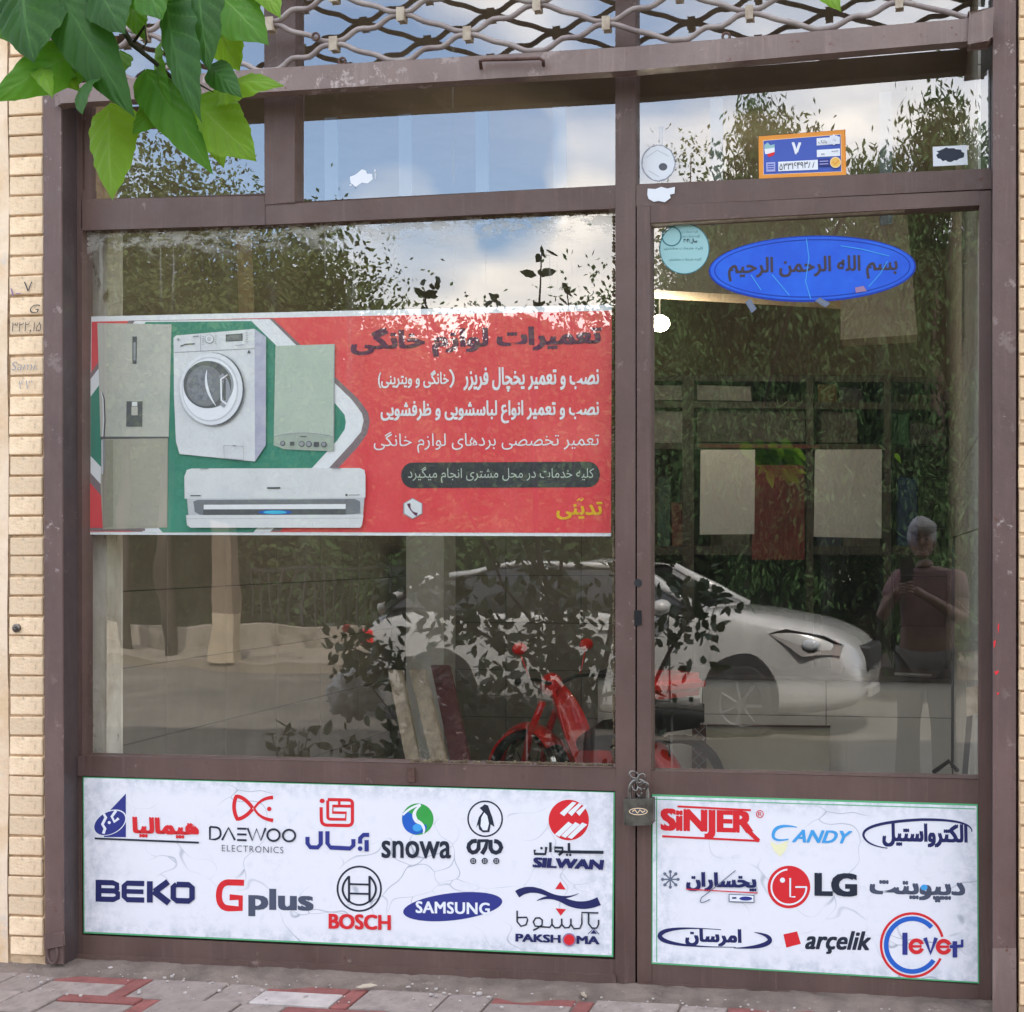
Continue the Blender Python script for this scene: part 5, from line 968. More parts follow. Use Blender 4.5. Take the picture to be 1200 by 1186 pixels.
# ================================================================== THE BRANCH IN FRONT (top left)
def leafmat(name, top, back, vein):
    b = NB(name); uv = b.n('ShaderNodeUVMap'); sx = b.n('ShaderNodeSeparateXYZ'); b.l(uv.outputs[0], sx.inputs[0])
    def m(op, x, y=None, z=None):
        k = b.n('ShaderNodeMath', operation=op)
        for i, v in enumerate((x, y, z)):
            if v is None: continue
            if hasattr(v, 'is_linked'): b.l(v, k.inputs[i])
            else: k.inputs[i].default_value = v
        return k.outputs[0]
    V = m('SUBTRACT', sx.outputs['Y'], .5); av = m('ABSOLUTE', V)
    mid = m('LESS_THAN', av, .020)
    s = m('FRACT', m('MULTIPLY', m('SUBTRACT', sx.outputs['X'], m('MULTIPLY', av, .55)), 6.0)); side = m('LESS_THAN', m('ABSOLUTE', m('SUBTRACT', s, .5)), .05)
    fine = b.ramp(b.noise(130, 6, .7), .4, .65)
    vn = m('MAXIMUM', mid, m('MULTIPLY', side, .75))
    c = b.mix(fine, top, tuple(x*.86 for x in top[:3])+(1,)); c = b.mix(vn, c, vein)
    c = b.mix(b.ramp(b.noise(22, 4, off=(2, 2, 2)), .5, .75), c, tuple(x*1.18 for x in top[:3])+(1,))
    p = b.n('ShaderNodeBsdfPrincipled'); b.l(c, p.inputs['Base Color']); p.inputs['Roughness'].default_value = .5; p.inputs['Specular IOR Level'].default_value = .22
    bp = b.n('ShaderNodeBump'); bp.inputs['Strength'].default_value = .7; bp.inputs['Distance'].default_value = .0022; hh = m('ADD', m('MULTIPLY', vn, -1.0), m('MULTIPLY', m('SINE', m('MULTIPLY', s, 6.28)), .3)); b.l(hh, bp.inputs['Height']); b.l(bp.outputs[0], p.inputs['Normal'])
    tr = b.n('ShaderNodeBsdfTranslucent'); c2 = b.mix(vn, back, tuple(x*.7 for x in back[:3])+(1,)); b.l(c2, tr.inputs[0])
    ms = b.n('ShaderNodeMixShader'); ms.inputs[0].default_value = .5; b.l(p.outputs[0], ms.inputs[1]); b.l(tr.outputs[0], ms.inputs[2]); b.l(ms.outputs[0], b.out.inputs[0]); return b.m
LM = [leafmat('deep_green_leaf', (.05, .135, .032, 1), (.08, .24, .02, 1), (.10, .24, .055, 1)), leafmat('mid_green_leaf', (.075, .22, .025, 1), (.17, .40, .025, 1), (.17, .34, .07, 1)), leafmat('fresh_yellow_green_leaf', (.16, .32, .035, 1), (.34, .62, .04, 1), (.32, .50, .09, 1))]
YL = -3.0
st = thing('street_tree', (1.9, -3.1, GZ), 'leafy branch of a broad leaved street tree hanging into the top left corner', 'tree')
mb = MB(); mb.tube([(1.9, -3.1, GZ-.1), (1.86, -3.1, 1.2), (1.92, -3.1, 2.4), (1.85, -3.05, 3.6), (1.9, -3.1, 4.6)], [.13, .11, .095, .08, .04], 12); mb.build('trunk', M['bark'], st, smooth=True)
mb = MB(); mb.tube([(1.87, -3.1, 2.9), (1.2, -3.05, 3.22), (.4, -3.02, 3.25), (-.35, -3.0, 3.15), (-.66, -3.0, 2.6), P(60, -190, YL), P(110, -20, YL), P(155, 52, YL), P(180, 72, YL), P(203, 92, YL), P(232, 120, YL)], [.05, .035, .022, .014, .009, .005, .0034, .0026, .0022, .002, .0009], 8); mb.build('limb', M['bark'], st, smooth=True)
mb = MB(); mb.tube([P(60, -190, YL), P(40, -20, YL), P(68, 60, YL), P(100, 80, YL)], [.004, .003, .002, .001], 6); mb.build('twig', M['bark'], st, smooth=True)
mb = MB(); mb.tube([P(155, 52, YL), P(170, 30, YL), P(172, 50, YL), P(166, 58, YL)], [.0016, .0012, .001, .0005], 6); mb.build('twig', M['bark'], st, smooth=True)
mb = MB(); mb.tube([P(203, 92, YL), P(228, 96, YL), P(250, 108, YL)], [.0016, .0012, .0005], 6); mb.build('twig', M['bark'], st, smooth=True)
def leaf(base, tip, wpx, k, dy=0, curl=.15, roll=0.0, wav=.05, y0=-3.0, lobed=.0, seed=0):
    r = random.Random(seed); yb = y0+dy*.5; A0 = P(base[0], base[1], yb); T0 = P(tip[0], tip[1], yb-curl*.25); ax = T0-A0; Ln = ax.length; axn = ax.normalized()
    sc_ = (y0-CAM.y)/FPX*1.04; hw = wpx*sc_/2
    side = axn.cross(Vector((0, -1, 0))).normalized(); nrm = side.cross(axn).normalized()
    side = (side*math.cos(roll)+nrm*math.sin(roll)).normalized(); nrm = axn.cross(side).normalized()
    if nrm.y > 0: nrm = -nrm
    nu, nv = 24, 12; vs = []; uv = []; ph = r.uniform(0, 6)
    for i in range(nu+1):
        u = i/nu; w_ = (math.sin(math.pi*min(1, u**.62)))**.85 if u > 0 else 0
        w_ = max(0.0, w_)*(1+wav*.6*math.sin(u*26+ph)+.045*(((u*11+ph) % 1)-.5)); w_ = max(w_, .02)
        if u > .86: w_ = min(w_, (1-u)/.14*.30+.01)
        for j in range(nv+1):
            v = j/nv*2-1; asym = 1+.12*math.sin(ph)*(1 if v > 0 else -1)
            off = hw*w_*v*asym; back = -.10*Ln*abs(v)**1.5*(1-u)*min(1, u*4+.3)
            zz = (.07*hw*math.cos((u-abs(v)*.28)*6*6.283)*min(1, abs(v)*3)*w_ -.32*hw*abs(v)**1.4*w_ + curl*.35*Ln*math.sin(u*math.pi*.9)+wav*.8*hw*math.sin(u*12+ph+v*1.5)*abs(v))
            vs.append(A0+axn*(u*Ln+back)+side*off+nrm*zz); uv.append((u, .5+.5*v))
    fs = [(i*(nv+1)+j, (i+1)*(nv+1)+j, (i+1)*(nv+1)+j+1, i*(nv+1)+j+1) for i in range(nu) for j in range(nv)]
    me = bpy.data.meshes.new('leaf'); me.from_pydata([tuple(v-Vector(st.location)) for v in vs], [], fs); me.materials.append(LM[k]); me.polygons.foreach_set('use_smooth', [True]*len(fs))
    ul = me.uv_layers.new(name='UVMap'); 
    for p in me.polygons:
        for li, vi in zip(p.loop_indices, p.vertices): ul.data[li].uv = uv[vi]
    o = bpy.data.objects.new('leaf', me); COL.objects.link(o); o.parent = st
LV = [((28, -28), (42, 76), 100, 0, -.02, .2, .15), ((72, -5), (158, 138), 66, 0, -.05, .1, .25), ((96, 58), (-14, 122), 58, 1, 0, .25, .5), ((44, 70), (62, 118), 26, 2, -.03, .2, .7), ((118, 88), (100, 137), 46, 0, -.02, .3, -.2),
      ((128, 124), (133, 236), 64, 2, .02, .12, .1), ((196, 5), (240, 146), 64, 0, -.06, .18, -.35), ((232, -30), (246, 84), 62, 0, -.04, .15, .2), ((250, -12), (316, 56), 74, 1, -.01, .2, .3), ((252, 22), (282, 84), 56, 2, .03, .1, -.2),
      ((246, 78), (286, 116), 36, 0, -.05, .2, .1), ((258, 108), (336, 104), 46, 2, -.01, .25, .4), ((226, 118), (302, 190), 74, 2, 0, .15, .15), ((172, 84), (250, 206), 52, 1, -.01, .1, .45), ((206, 112), (156, 158), 58, 1, .03, .15, -.1),
      ((112, -25), (148, 42), 74, 0, -.02, .2, .1), ((168, -35), (192, 26), 62, 1, -.03, .2, .1), ((98, 40), (54, 82), 46, 2, .03, .1, 0), ((92, 48), (112, 104), 40, 1, .04, .2, .2), ((200, -20), (222, 32), 56, 2, .04, .1, 0), ((292, -40), (330, 24), 46, 2, 0, .2, .3),
      ((150, -12), (170, 48), 40, 1, .05, .1, 0), ((235, 112), (262, 198), 46, 2, .05, .1, .6), ((944, -34), (986, 15), 34, 2, 0, .15, .2), ((-20, -30), (16, 52), 84, 1, .04, .2, 0), ((60, 70), (96, 110), 36, 2, .06, .2, .3), ((182, 60), (206, 126), 36, 1, .05, .2, -.6), ((140, 60), (118, 112), 36, 1, .04, .2, .4),
      ((160, -60), (120, -15), 70, 1, .03, .2, 0), ((60, -80), (20, -30), 80, 0, 0, .2, .2), ((220, -80), (270, -25), 70, 1, .02, .2, -.3)]
for i, a_ in enumerate(LV): leaf(*a_, seed=i)
# the stray leaf at the top right needs its own twig from above
mb = MB(); mb.tube([(-.2, -3.01, 3.17), (.0, -3.0, 2.5), P(946, -34, YL)], [.006, .003, .001], 6); mb.build('twig', M['bark'], st, smooth=True)
rng0 = np.random.default_rng(4)

# ================================================================== FOLIAGE BUILDERS
def np_mesh(name, V, nper, m, parent):
    """V: (n, nper, 3) faces"""
    n = V.shape[0]; me = bpy.data.meshes.new(name); me.vertices.add(n*nper); me.vertices.foreach_set('co', V.reshape(-1).astype(np.float32))
    me.loops.add(n*nper); me.loops.foreach_set('vertex_index', np.arange(n*nper, dtype=np.int32)); me.polygons.add(n)
    me.polygons.foreach_set('loop_start', np.arange(0, n*nper, nper, dtype=np.int32)); me.polygons.foreach_set('loop_total', np.full(n, nper, dtype=np.int32))
    me.update(); me.validate(); me.materials.append(m); o = bpy.data.objects.new(name, me); COL.objects.link(o); o.parent = parent; return o
def leaves(C, L_, W_, rng, droop=.3, nper=6, up=None):
    n = len(C); a = rng.normal(size=(n, 3)); a[:, 2] -= droop*1.5; a /= np.linalg.norm(a, axis=1)[:, None]
    b = rng.normal(size=(n, 3)); b -= a*(a*b).sum(1)[:, None]; b /= np.linalg.norm(b, axis=1)[:, None]
    s = (L_*rng.uniform(.6, 1.25, n))[:, None]; w_ = s*W_
    if nper == 4: V = np.stack([C, C+a*s*.45+b*w_*.5, C+a*s, C+a*s*.45-b*w_*.5], 1)
    else: V = np.stack([C, C+a*s*.25+b*w_*.42, C+a*s*.6+b*w_*.42, C+a*s, C+a*s*.6-b*w_*.42, C+a*s*.25-b*w_*.42], 1)
    return V
def tree(name, lab, loc, H, cz, rx, rz, nleaf, ll, m, seed, group=None, cat='tree', tr=.14, nclump=46, W=.55, trunk_mat='bark', ry=None, spire=False, compound=False, hang=False):
    rng = np.random.default_rng(seed); t = thing(name, loc, lab, cat, group); ry = ry or rx
    cl = rng.normal(size=(nclump*3, 3)); cl /= np.linalg.norm(cl, axis=1)[:, None]; rad = rng.uniform(.25, 1, nclump*3)**.5; cl *= rad[:, None]; cl = cl[:nclump]
    if spire: k = (cl[:, 2]+1)/2; cl[:, :2] *= (1.05-.85*k)[:, None]
    CC = cl*np.array([rx, ry, rz])+np.array([0, 0, cz])
    mb = MB(); tb = cz-rz*.55; pts = [Vector((0, 0, -.3)), Vector((rng.uniform(-.1, .1), 0, tb*.5)), Vector((rng.uniform(-.15, .15), 0, tb)), Vector((rng.uniform(-.2, .2), 0, cz+rz*.3))]; mb.tube([p+Vector(loc) for p in pts], [tr*1.15, tr*.9, tr*.7, tr*.25], 10)
    for i in range(0, nclump, 3):
        c = Vector(CC[i]); s0 = pts[2].lerp(pts[3], rng.uniform(-.3, .8)); mid = s0.lerp(c, .5)+Vector((0, 0, -.1*rx)); mb.tube([s0+Vector(loc), mid+Vector(loc), c+Vector(loc)], [tr*.4, tr*.22, tr*.08], 6)
    mb.build('trunk', M[trunk_mat], t, smooth=True)
    if compound:     # drooping fronds of paired leaflets
        nf = nleaf//15; ci = rng.integers(0, nclump, nf); cs = .30*rx; C = CC[ci]+rng.normal(size=(nf, 3))*cs*np.array([1, 1, .8])
        az = rng.uniform(0, 2*math.pi, nf); dx = np.stack([np.cos(az), np.sin(az), np.zeros(nf)], 1); sd_ = np.stack([-np.sin(az), np.cos(az), np.zeros(nf)], 1); FL = ll*4.2*rng.uniform(.7, 1.2, nf); out = []
        for k in range(15):
            u = .15+.85*(k//2)/7; p = C+dx*(FL*u*.75)[:, None]; p[:, 2] -= FL*u*u*.75
            sg_ = 1 if k % 2 else -1; a = sd_*sg_*.75+dx*.5+np.array([0, 0, -.75])+rng.normal(size=(nf, 3))*.12
            if k == 14: a = dx*.5+np.array([0, 0, -1])+rng.normal(size=(nf, 3))*.1
            a /= np.linalg.norm(a, axis=1)[:, None]; b = np.cross(a, sd_); b /= np.linalg.norm(b, axis=1)[:, None]+1e-6; b = b*.5+dx*.6; s = (ll*rng.uniform(.8, 1.15, nf))[:, None]; w_ = s*.3
            out.append(np.stack([p, p+a*s*.35+b*w_*.5, p+a*s, p+a*s*.35-b*w_*.5], 1))
        V = np.concatenate(out); np_mesh('crown', V, 4, m, t)
    else:
        ci = rng.integers(0, nclump, nleaf); cs = .26*(rx+rz)/2
        if hang:
            C = CC[ci]+rng.normal(size=(nleaf, 3))*np.array([.17, .17, .30]); np_mesh('crown', leaves(C, ll, W, rng, droop=1.3, nper=4), 4, m, t); return t
        C = CC[ci]+rng.normal(size=(nleaf, 3))*cs*np.array([1, 1, .75])*(1-.5*spire)
        np_mesh('crown', leaves(C, ll, W, rng, nper=4), 4, m, t)
    return t
def mt(px, D, pytop): # ground point and height for a tree mirrored at px with its top at pytop
    b_ = Mi(px, 645, D); return (b_.x, b_.y, GZ-.1), Mi(px, pytop, D).z-GZ+.1
GT = 'trees across the street'
_cl = rng0.normal(size=(26, 3))*np.array([.7, .6, .45])+np.array([0, 0, 4.9]); _c = _cl[rng0.integers(0, 26, 1400)]+rng0.normal(size=(1400, 3))*.22
np_mesh('crown', leaves(_c, .11, .6, rng0, nper=6), 6, LM[0], st)
for i, (px, D, py, rx, low_, nl, ll, m, lab, seed, kw) in enumerate((
    (150, 20, 150, 2.1, 1.4, 22000, .17, 'leaf_b', 'broad olive tree across the street, mirrored leftmost in the big pane', 1, {}),
    (258, 23, 215, 2.4, 1.2, 24000, .17, 'leaf_a', 'dark round tree across the street behind the short tan post', 2, {}),
    (372, 21, 200, .55, 2.6, 2600, .15, 'leaf_a', 'slim pointed tree across the street, its tip mirrored below the torn scrap', 3, dict(spire=True, nclump=26)),
    (345, 19, 265, 1.5, 1.0, 20000, .15, 'leaf_b', 'low olive tree across the street, right of the slim pointed one', 4, {}),
    (500, 26, 390, 2.6, .5, 20000, .18, 'leaf_a', 'low dark tree across the street behind the car roof', 5, {}),
    (625, 25, 385, 2.4, .5, 20000, .18, 'leaf_a', 'low dark tree across the street above the car doors', 6, {}),
    (812, 27, 122, .75, .6, 8000, .16, 'leaf_a', 'tall narrow poplar mirrored beside the round white sticker', 7, dict(spire=True, nclump=60)),
    (560, 24, 372, 1.7, .4, 24000, .17, 'leaf_a', 'rounded dark tree across the street behind the banner middle', 15, {}),
    (700, 23, 385, 1.7, .4, 24000, .17, 'leaf_a', 'rounded dark tree across the street behind the banner right end', 16, {}),
    (450, 22, 380, 1.5, .4, 20000, .17, 'leaf_b', 'rounded olive tree across the street behind the banner left half', 17, {}),
    (780, 20, 385, 1.9, .3, 26000, .16, 'leaf_b', 'bushy olive tree across the street above the car bonnet', 8, {}),
    (925, 12.5, 80, 1.25, .6, 46000, .15, 'leaf_c', 'tall tree with drooping compound leaves mirrored behind the number plate', 9, dict(hang=True, nclump=62, W=.30)),
    (1105, 11.5, 66, 1.15, .6, 46000, .15, 'leaf_c', 'tall tree with drooping compound leaves mirrored at the right edge of the door', 10, dict(hang=True, nclump=62, W=.30)),
    (1010, 18, 235, 2.6, .3, 40000, .17, 'leaf_a', 'dense dark tree across the street behind the compound leaved pair', 11, {}),
    (900, 21, 250, 2.8, .2, 40000, .17, 'leaf_a', 'dense dark tree farther back, left of the door centre', 12, {}),
    (1180, 17, 200, 2.6, .3, 34000, .17, 'leaf_a', 'dense dark tree beyond the right edge of the door', 13, {}),
    (40, 24, 240, 2.6, 1, 20000, .18, 'leaf_a', 'dark tree across the street, beyond the left edge of the big pane', 14, {}))):
    nl = int(nl*1.6); ll *= .76; loc, H = mt(px, D, py); rz = (H-low_)/2; tree('broadleaf_tree', lab, loc, H, low_+rz, rx, rz*.86, nl, ll, M[m], seed, GT, tr=.13 if rx < 2 else .17, **kw)
# nearer thin trunks mirrored at left
for i, (px, lab) in enumerate(((143, 'thin trunked young tree on the far pavement, leftmost'), (198, 'thin trunked young tree on the far pavement, left of the short tan post'))):
    b_ = Mi(px, 645, 15.2); tree('young_tree', lab, (b_.x, b_.y, GZ), 6, 4.6, 1.1, 1.1, 4000, .13, M['leaf_b'], 40+i, GT, tr=.10)
# thicket behind the low wall (nobody could count it)
rng = np.random.default_rng(77); n = 90000
X = rng.uniform(-16, 9, n); hz = 2.3+.9*np.sin(X*.9)+.6*np.sin(X*2.3+1); Y = -17.5-rng.uniform(0, 3.0, n); Z = GZ+rng.uniform(0, 1, n)**.8*hz
hedge = np_mesh('thicket', leaves(np.stack([X, Y, Z], 1), .17, .5, rng, nper=4), 4, M['leaf_a'], None); tag(hedge, 'dark tangled thicket behind the low pale wall', 'thicket', kind='stuff')
rng = np.random.default_rng(78); n = 110000
X = rng.uniform(-26, 12, n); hz = 9.0+1.0*np.sin(X*.5)+.6*np.sin(X*1.7+1)-.05*np.abs(X-3); Y = -31-rng.uniform(0, 4, n); Z = GZ+rng.uniform(0, 1, n)**.7*hz*.8
wood = np_mesh('far_wood', leaves(np.stack([X, Y, Z], 1), .5, .62, rng, nper=4), 4, M['leaf_a'], None); tag(wood, 'continuous belt of dark trees farther off', 'wood', kind='stuff')

# ---- far side: low wall, pole, house
lw = MB(); lw.box((-30, -16.8, GZ-.1), (-3.2, -16.5, GZ+.36)); tag(lw.build('low_wall', M['lowwall'], base=Vector((-16, -16.6, GZ)), bevel=.01), 'pale low wall along the far pavement', 'wall')
up_ = thing('gate_post', Mi(267, 645, 14.1)*1.0, 'short tan concrete post on the far kerb with pale painted foot', 'post'); up_.location.z = GZ
c = Vector(up_.location); mb = MB(); mb.prism([c+Vector(v) for v in ((-.155, -.12, .7), (.155, -.12, .7), (.155, .12, .7), (-.155, .12, .7))], [c+Vector(v) for v in ((-.14, -.11, 2.0), (.14, -.11, 2.0), (.14, .11, 2.0), (-.14, .11, 2.0))]); mb.build('pole_shaft', M['pole'], up_, bevel=.012)
mb = MB(); mb.box((c.x-.165, c.y-.13, GZ), (c.x+.165, c.y+.13, GZ+.70)); mb.build('painted_foot', M['pole_low'], up_, bevel=.012)
hs = thing('garden_house', (Mi(815, 645, 29).x, -29.5, GZ), 'cream house with terracotta roof showing between the trees', 'house')
c = Vector(hs.location); mb = MB(); mb.box((c.x-5, c.y-5, GZ), (c.x+4.5, c.y, GZ+4.6)); mb.build('wall', M['cream_wall'], hs)
mb = MB(); mb.prism([c+Vector((-5.4, .4, 4.6)), c+Vector((4.9, .4, 4.6)), c+Vector((3.4, -2.5, 6.4)), c+Vector((-3.9, -2.5, 6.4))], [c+Vector((-5.4, -5.4, 4.6)), c+Vector((4.9, -5.4, 4.6)), c+Vector((3.4, -2.6, 6.39)), c+Vector((-3.9, -2.6, 6.39))]); mb.build('roof', M['roof'], hs)
for k in range(4):
    mb = MB(); mb.box((c.x-4+k*2.2, c.y-.01, GZ+2.3), (c.x-2.9+k*2.2, c.y+.06, GZ+3.6)); mb.build('window', M['winglass'], hs)

# ---- slatted fence posts left of the pole, thin bars
fe = thing('railing', (Mi(360, 645, 16.2).x, -16.65, GZ), 'dark metal railing on the low wall right of the short tan post', 'railing')
xa, xb = Mi(280, 645, 16.2).x, Mi(480, 645, 16.2).x; k = 0; xx = xa; pr = None
mb = MB(); mb.box((xa, -16.67, GZ+1.3), (xb, -16.63, GZ+1.34)); mb.build('rail', M['black'], fe)
while xx < xb:
    mb = MB(); mb.box((xx, -16.66, GZ+.34), (xx+.025, -16.64, GZ+1.3))
    if pr is None: pr = mb.build('bar', M['black'], fe, base=Vector((xx, -16.65, GZ))); o = pr
    else: o = dup(pr, fe, (0, 0, 0))
    o.location = (xx-fe.location.x, 0, 0); xx += .16

# ================================================================== WHITE CAR
cfx, crx = Mi(1022, 645, 8.0), Mi(428, 645, 8.6)
ca = math.atan2(cfx.y-crx.y, cfx.x-crx.x); cl_ = (cfx-crx).length
car = thing('parked_car', ((cfx.x+crx.x)/2, (cfx.y+crx.y)/2-.85, GZ-.10), 'white saloon car parked at the kerb, mirrored in door and window', 'car', rz=ca, local=True)
Lc = cl_; sc_ = Lc/4.5
st_ = [ # x, sill z, belt z, body-top half width, max half width
 (-2.25, .42, .66, .55, .62, 0), (-2.18, .30, .94, .72, .78, 0), (-2.0, .24, 1.04, .80, .84, 0), (-1.55, .22, 1.08, .84, .87, 0), (-1.0, .22, 1.07, .86, .89, 0), (-.3, .20, 1.06, .86, .89, 0), (.3, .20, 1.05, .86, .89, 0), (.75, .20, 1.07, .84, .885, 0), (1.2, .21, 1.06, .80, .875, 0), (1.6, .22, 1.01, .75, .86, 0), (1.9, .24, .93, .68, .83, 0), (2.10, .27, .83, .60, .77, 0), (2.21, .33, .68, .50, .68, 0), (2.25, .42, .56, .42, .58, 0)]
def body_loft():
    mb = MB(); vs = []; m = 14
    for (x, s0, bz, tw, mw, _) in st_:
        ring = [(-tw*.55, bz+.018), (-tw, bz-.01), (-mw*.985, bz-.10), (-mw, bz-.26 if bz-.26 > s0+.1 else (bz+s0)/2), (-mw*.97, s0+.12), (-mw*.93, s0), (-mw*.5, s0-.02)]
        ring = ring+[(-a, b) for a, b in reversed(ring)]; vs += [(x*sc_, a*1.0, b) for a, b in ring]
    n = len(st_); fs = []
    for i in range(n-1):
        for k in range(m): fs.append((i*m+k, i*m+(k+1) % m, (i+1)*m+(k+1) % m, (i+1)*m+k))
    fs += [tuple(range(m)), tuple(range((n-1)*m, n*m))]; return mb.add(vs, fs)
o = body_loft().build('body', M['carwhite'], car, smooth=True)
o.modifiers.new('sub', 'SUBSURF').levels = 2; o.modifiers['sub'].render_levels = 2
gh = [(-1.98, 1.05, .80, .0), (-1.45, 1.37, .68, 0), (-1.0, 1.47, .64, 0), (-.2, 1.50, .62, 0), (.30, 1.43, .65, 0), (.95, 1.06, .80, 0)]
mb = MB(); vs = []
for (x, z, w_, _) in gh:
    bz = 1.05; vs += [(x*sc_, -.845, bz-.01), (x*sc_, -(w_+.02), max(z-.04, bz)), (x*sc_, w_+.02, max(z-.04, bz)), (x*sc_, .845, bz-.01)]
fs = []
for i in range(len(gh)-1):
    for k in range(3): fs.append((i*4+k, i*4+k+1, (i+1)*4+k+1, (i+1)*4+k))
mb.add(vs, fs).build('glasshouse', M['carglass'], car)
mb = MB(); vs = []
for (x, z, w_, _) in gh[1:5]: vs += [(x*sc_, -w_-.03, z-.05), (x*sc_, -w_*.6, z+.0), (x*sc_, w_*.6, z+.0), (x*sc_, w_+.03, z-.05)]
mb.add(vs, [(i*4+k, i*4+k+1, (i+1)*4+k+1, (i+1)*4+k) for i in range(3) for k in range(3)]).build('roof', M['carwhite'], car, smooth=True)
for s_ in (-1, 1):   # pillars
    for (x0, x1, z1, w1) in ((-1.98, -1.45, 1.35, .70), (.95, .30, 1.41, .67), (-.48, -.50, 1.47, .65)):
        mb = MB(); mb.tube([(x0*sc_, s_*.845, 1.05), (x1*sc_, s_*w1, z1)], [.05 if x0 != -.48 else .03]*2, 6); mb.build('pillar', M['carwhite'], car, smooth=True)
    mb = MB(); mb.tube([(-1.47*sc_, s_*.71, 1.34), (-1.0*sc_, s_*.67, 1.43), (-.2*sc_, s_*.655, 1.46), (.30*sc_, s_*.68, 1.39)], .034, 6); mb.build('roof_rail', M['carwhite'], car, smooth=True)
    for wx in (-1.42, 1.26):
        x = wx*sc_; ys = s_*.885
        mb = MB(); mb.lathe((x, s_*.60, .335), (0, s_, 0), [(0, .365), (.293, .365), (.2935, .33), (.294, 0.0)], 32); mb.build('wheel_arch', M['black'], car)
        mb = MB(); mb.lathe((x, s_*.68, .32), (0, s_, 0), [(0, .30), (.02, .32), (.20, .32), (.222, .30), (.224, .21)], 32); wh = mb.build('tyre', M['tyre'], car, smooth=False)
        mb = MB(); mb.lathe((x, s_*.68, .32), (0, s_, 0), [(.20, .215), (.226, .21), (.21, .19), (.19, .06), (.225, .05), (.226, 0)], 24)
        for k in range(7):
            t = k*2*math.pi/7; mb.tube([(x+.05*math.cos(t), s_*.905, .32+.05*math.sin(t)), (x+.20*math.cos(t), s_*.902, .32+.20*math.sin(t))], .016, 5)
        mb.build('rim', M['alloy'], car)
    mb = MB(); mb.tube([(.0*sc_, s_*.897, .88), (.16*sc_, s_*.897, .88)], .014, 6); mb.tube([(-1.0*sc_, s_*.895, .89), (-.84*sc_, s_*.895, .89)], .014, 6); mb.build('door_handle', M['carwhite'], car)
    mb = MB(); mb.ball((.62*sc_, s_*.98, 1.10), (.09, .10, .065), 10); mb.build('mirror', M['carwhite'], car, smooth=True)
    mb = MB()
    for x in (-.48, .66): mb.box((x*sc_-.006, s_*.893-.004, .30), (x*sc_+.006, s_*.893+.004, 1.0))
    mb.box((-1.0*sc_, s_*.893-.004, .28), (.66*sc_, s_*.893+.004, .29)); mb.build('door_gap', M['black'], car)
    mb = MB(); pts = [(1.50, .835, .86), (1.66, .82, .90), (1.95, .755, .84), (2.10, .70, .76), (2.08, .755, .68), (1.80, .855, .69)]
    fr_ = [Vector((a*sc_, s_*(b+.02), c_)) for a, b, c_ in pts]; bk = [Vector((a*sc_, s_*(b-.10), c_)) for a, b, c_ in pts]; mb.prism(fr_, bk); mb.build('headlight', M['carglass'], car)
    mb = MB(); mb.ball((1.86*sc_, s_*.845, .77), (.08, .025, .045), 10); mb.build('headlight_lens', M['lamp_glass'], car, smooth=True)
    mb = MB(); mb.box((-2.24*sc_, s_*.45, .68), (-2.10*sc_, s_*.80, .84)); mb.build('tail_light', M['red'], car, bevel=.02)
mb = MB(); mb.box((2.10*sc_, -.40, .56), (2.262*sc_, .40, .74)); mb.build('grille', M['black'], car, bevel=.02)
mb = MB(); mb.box((2.24*sc_, -.26, .34), (2.275*sc_, .26, .42)); mb.build('plate', M['white'], car, bevel=.005)

for o in car.children:
    if not o.name.startswith(('tyre', 'rim')): o.scale.z = 1.06
# ================================================================== RED MOPED
rw, fw_ = P(750, 912, 2.05), P(622, 912, 2.50)
SB = .80; WR = .285; dvec = fw_-rw; yaw_m = math.atan2(dvec.y, dvec.x); WBR = math.hypot(dvec.x, dvec.y)/SB; WB = 1.25; STEER = (math.pi-yaw_m)*.8
mp_ = thing('red_moped', (rw.x, rw.y, .012), 'small red moped with black and red top box standing inside behind the glass', 'moped', rz=yaw_m, local=True)
mp_.scale = (SB, SB, SB)
front = []
def wheel(x, z=WR):
    mb = MB(); mb.lathe((x, -.04, z), (0, 1, 0), [(0, WR-.05), (0, WR-.015), (.04, WR), (.08, WR-.015), (.08, WR-.05)], 30); w_ = mb.build('wheel', M['tyre'], mp_, smooth=True)
    mb = MB(); mb.lathe((x, -.025, z), (0, 1, 0), [(0, WR-.045), (0, WR-.065), (.05, WR-.065), (.05, WR-.045)], 30)
    if x > .1: mr_ = MB(); mr_.tube([(x+(WR+.004)*math.cos(q_), 0, z+(WR+.004)*math.sin(q_)) for q_ in [i*math.pi/20 for i in range(41)]], .013, 6); front.append(mr_.build('red_tyre_band', M['red'], mp_, smooth=True))
    for k in range(16):
        t = k*math.pi/8; mb.tube([(x+.03*math.cos(t+.3), (-1)**k*.03, z+.03*math.sin(t+.3)), (x+(WR-.06)*math.cos(t), 0, z+(WR-.06)*math.sin(t))], .003, 4)
    mb.lathe((x, -.06, z), (0, 1, 0), [(0, 0), (0, .045), (.12, .045), (.12, 0)], 14); r_ = mb.build('rim', M['chrome'], mp_)
wheel(0); wheel(WBR); front += [o for o in mp_.children][-2:]
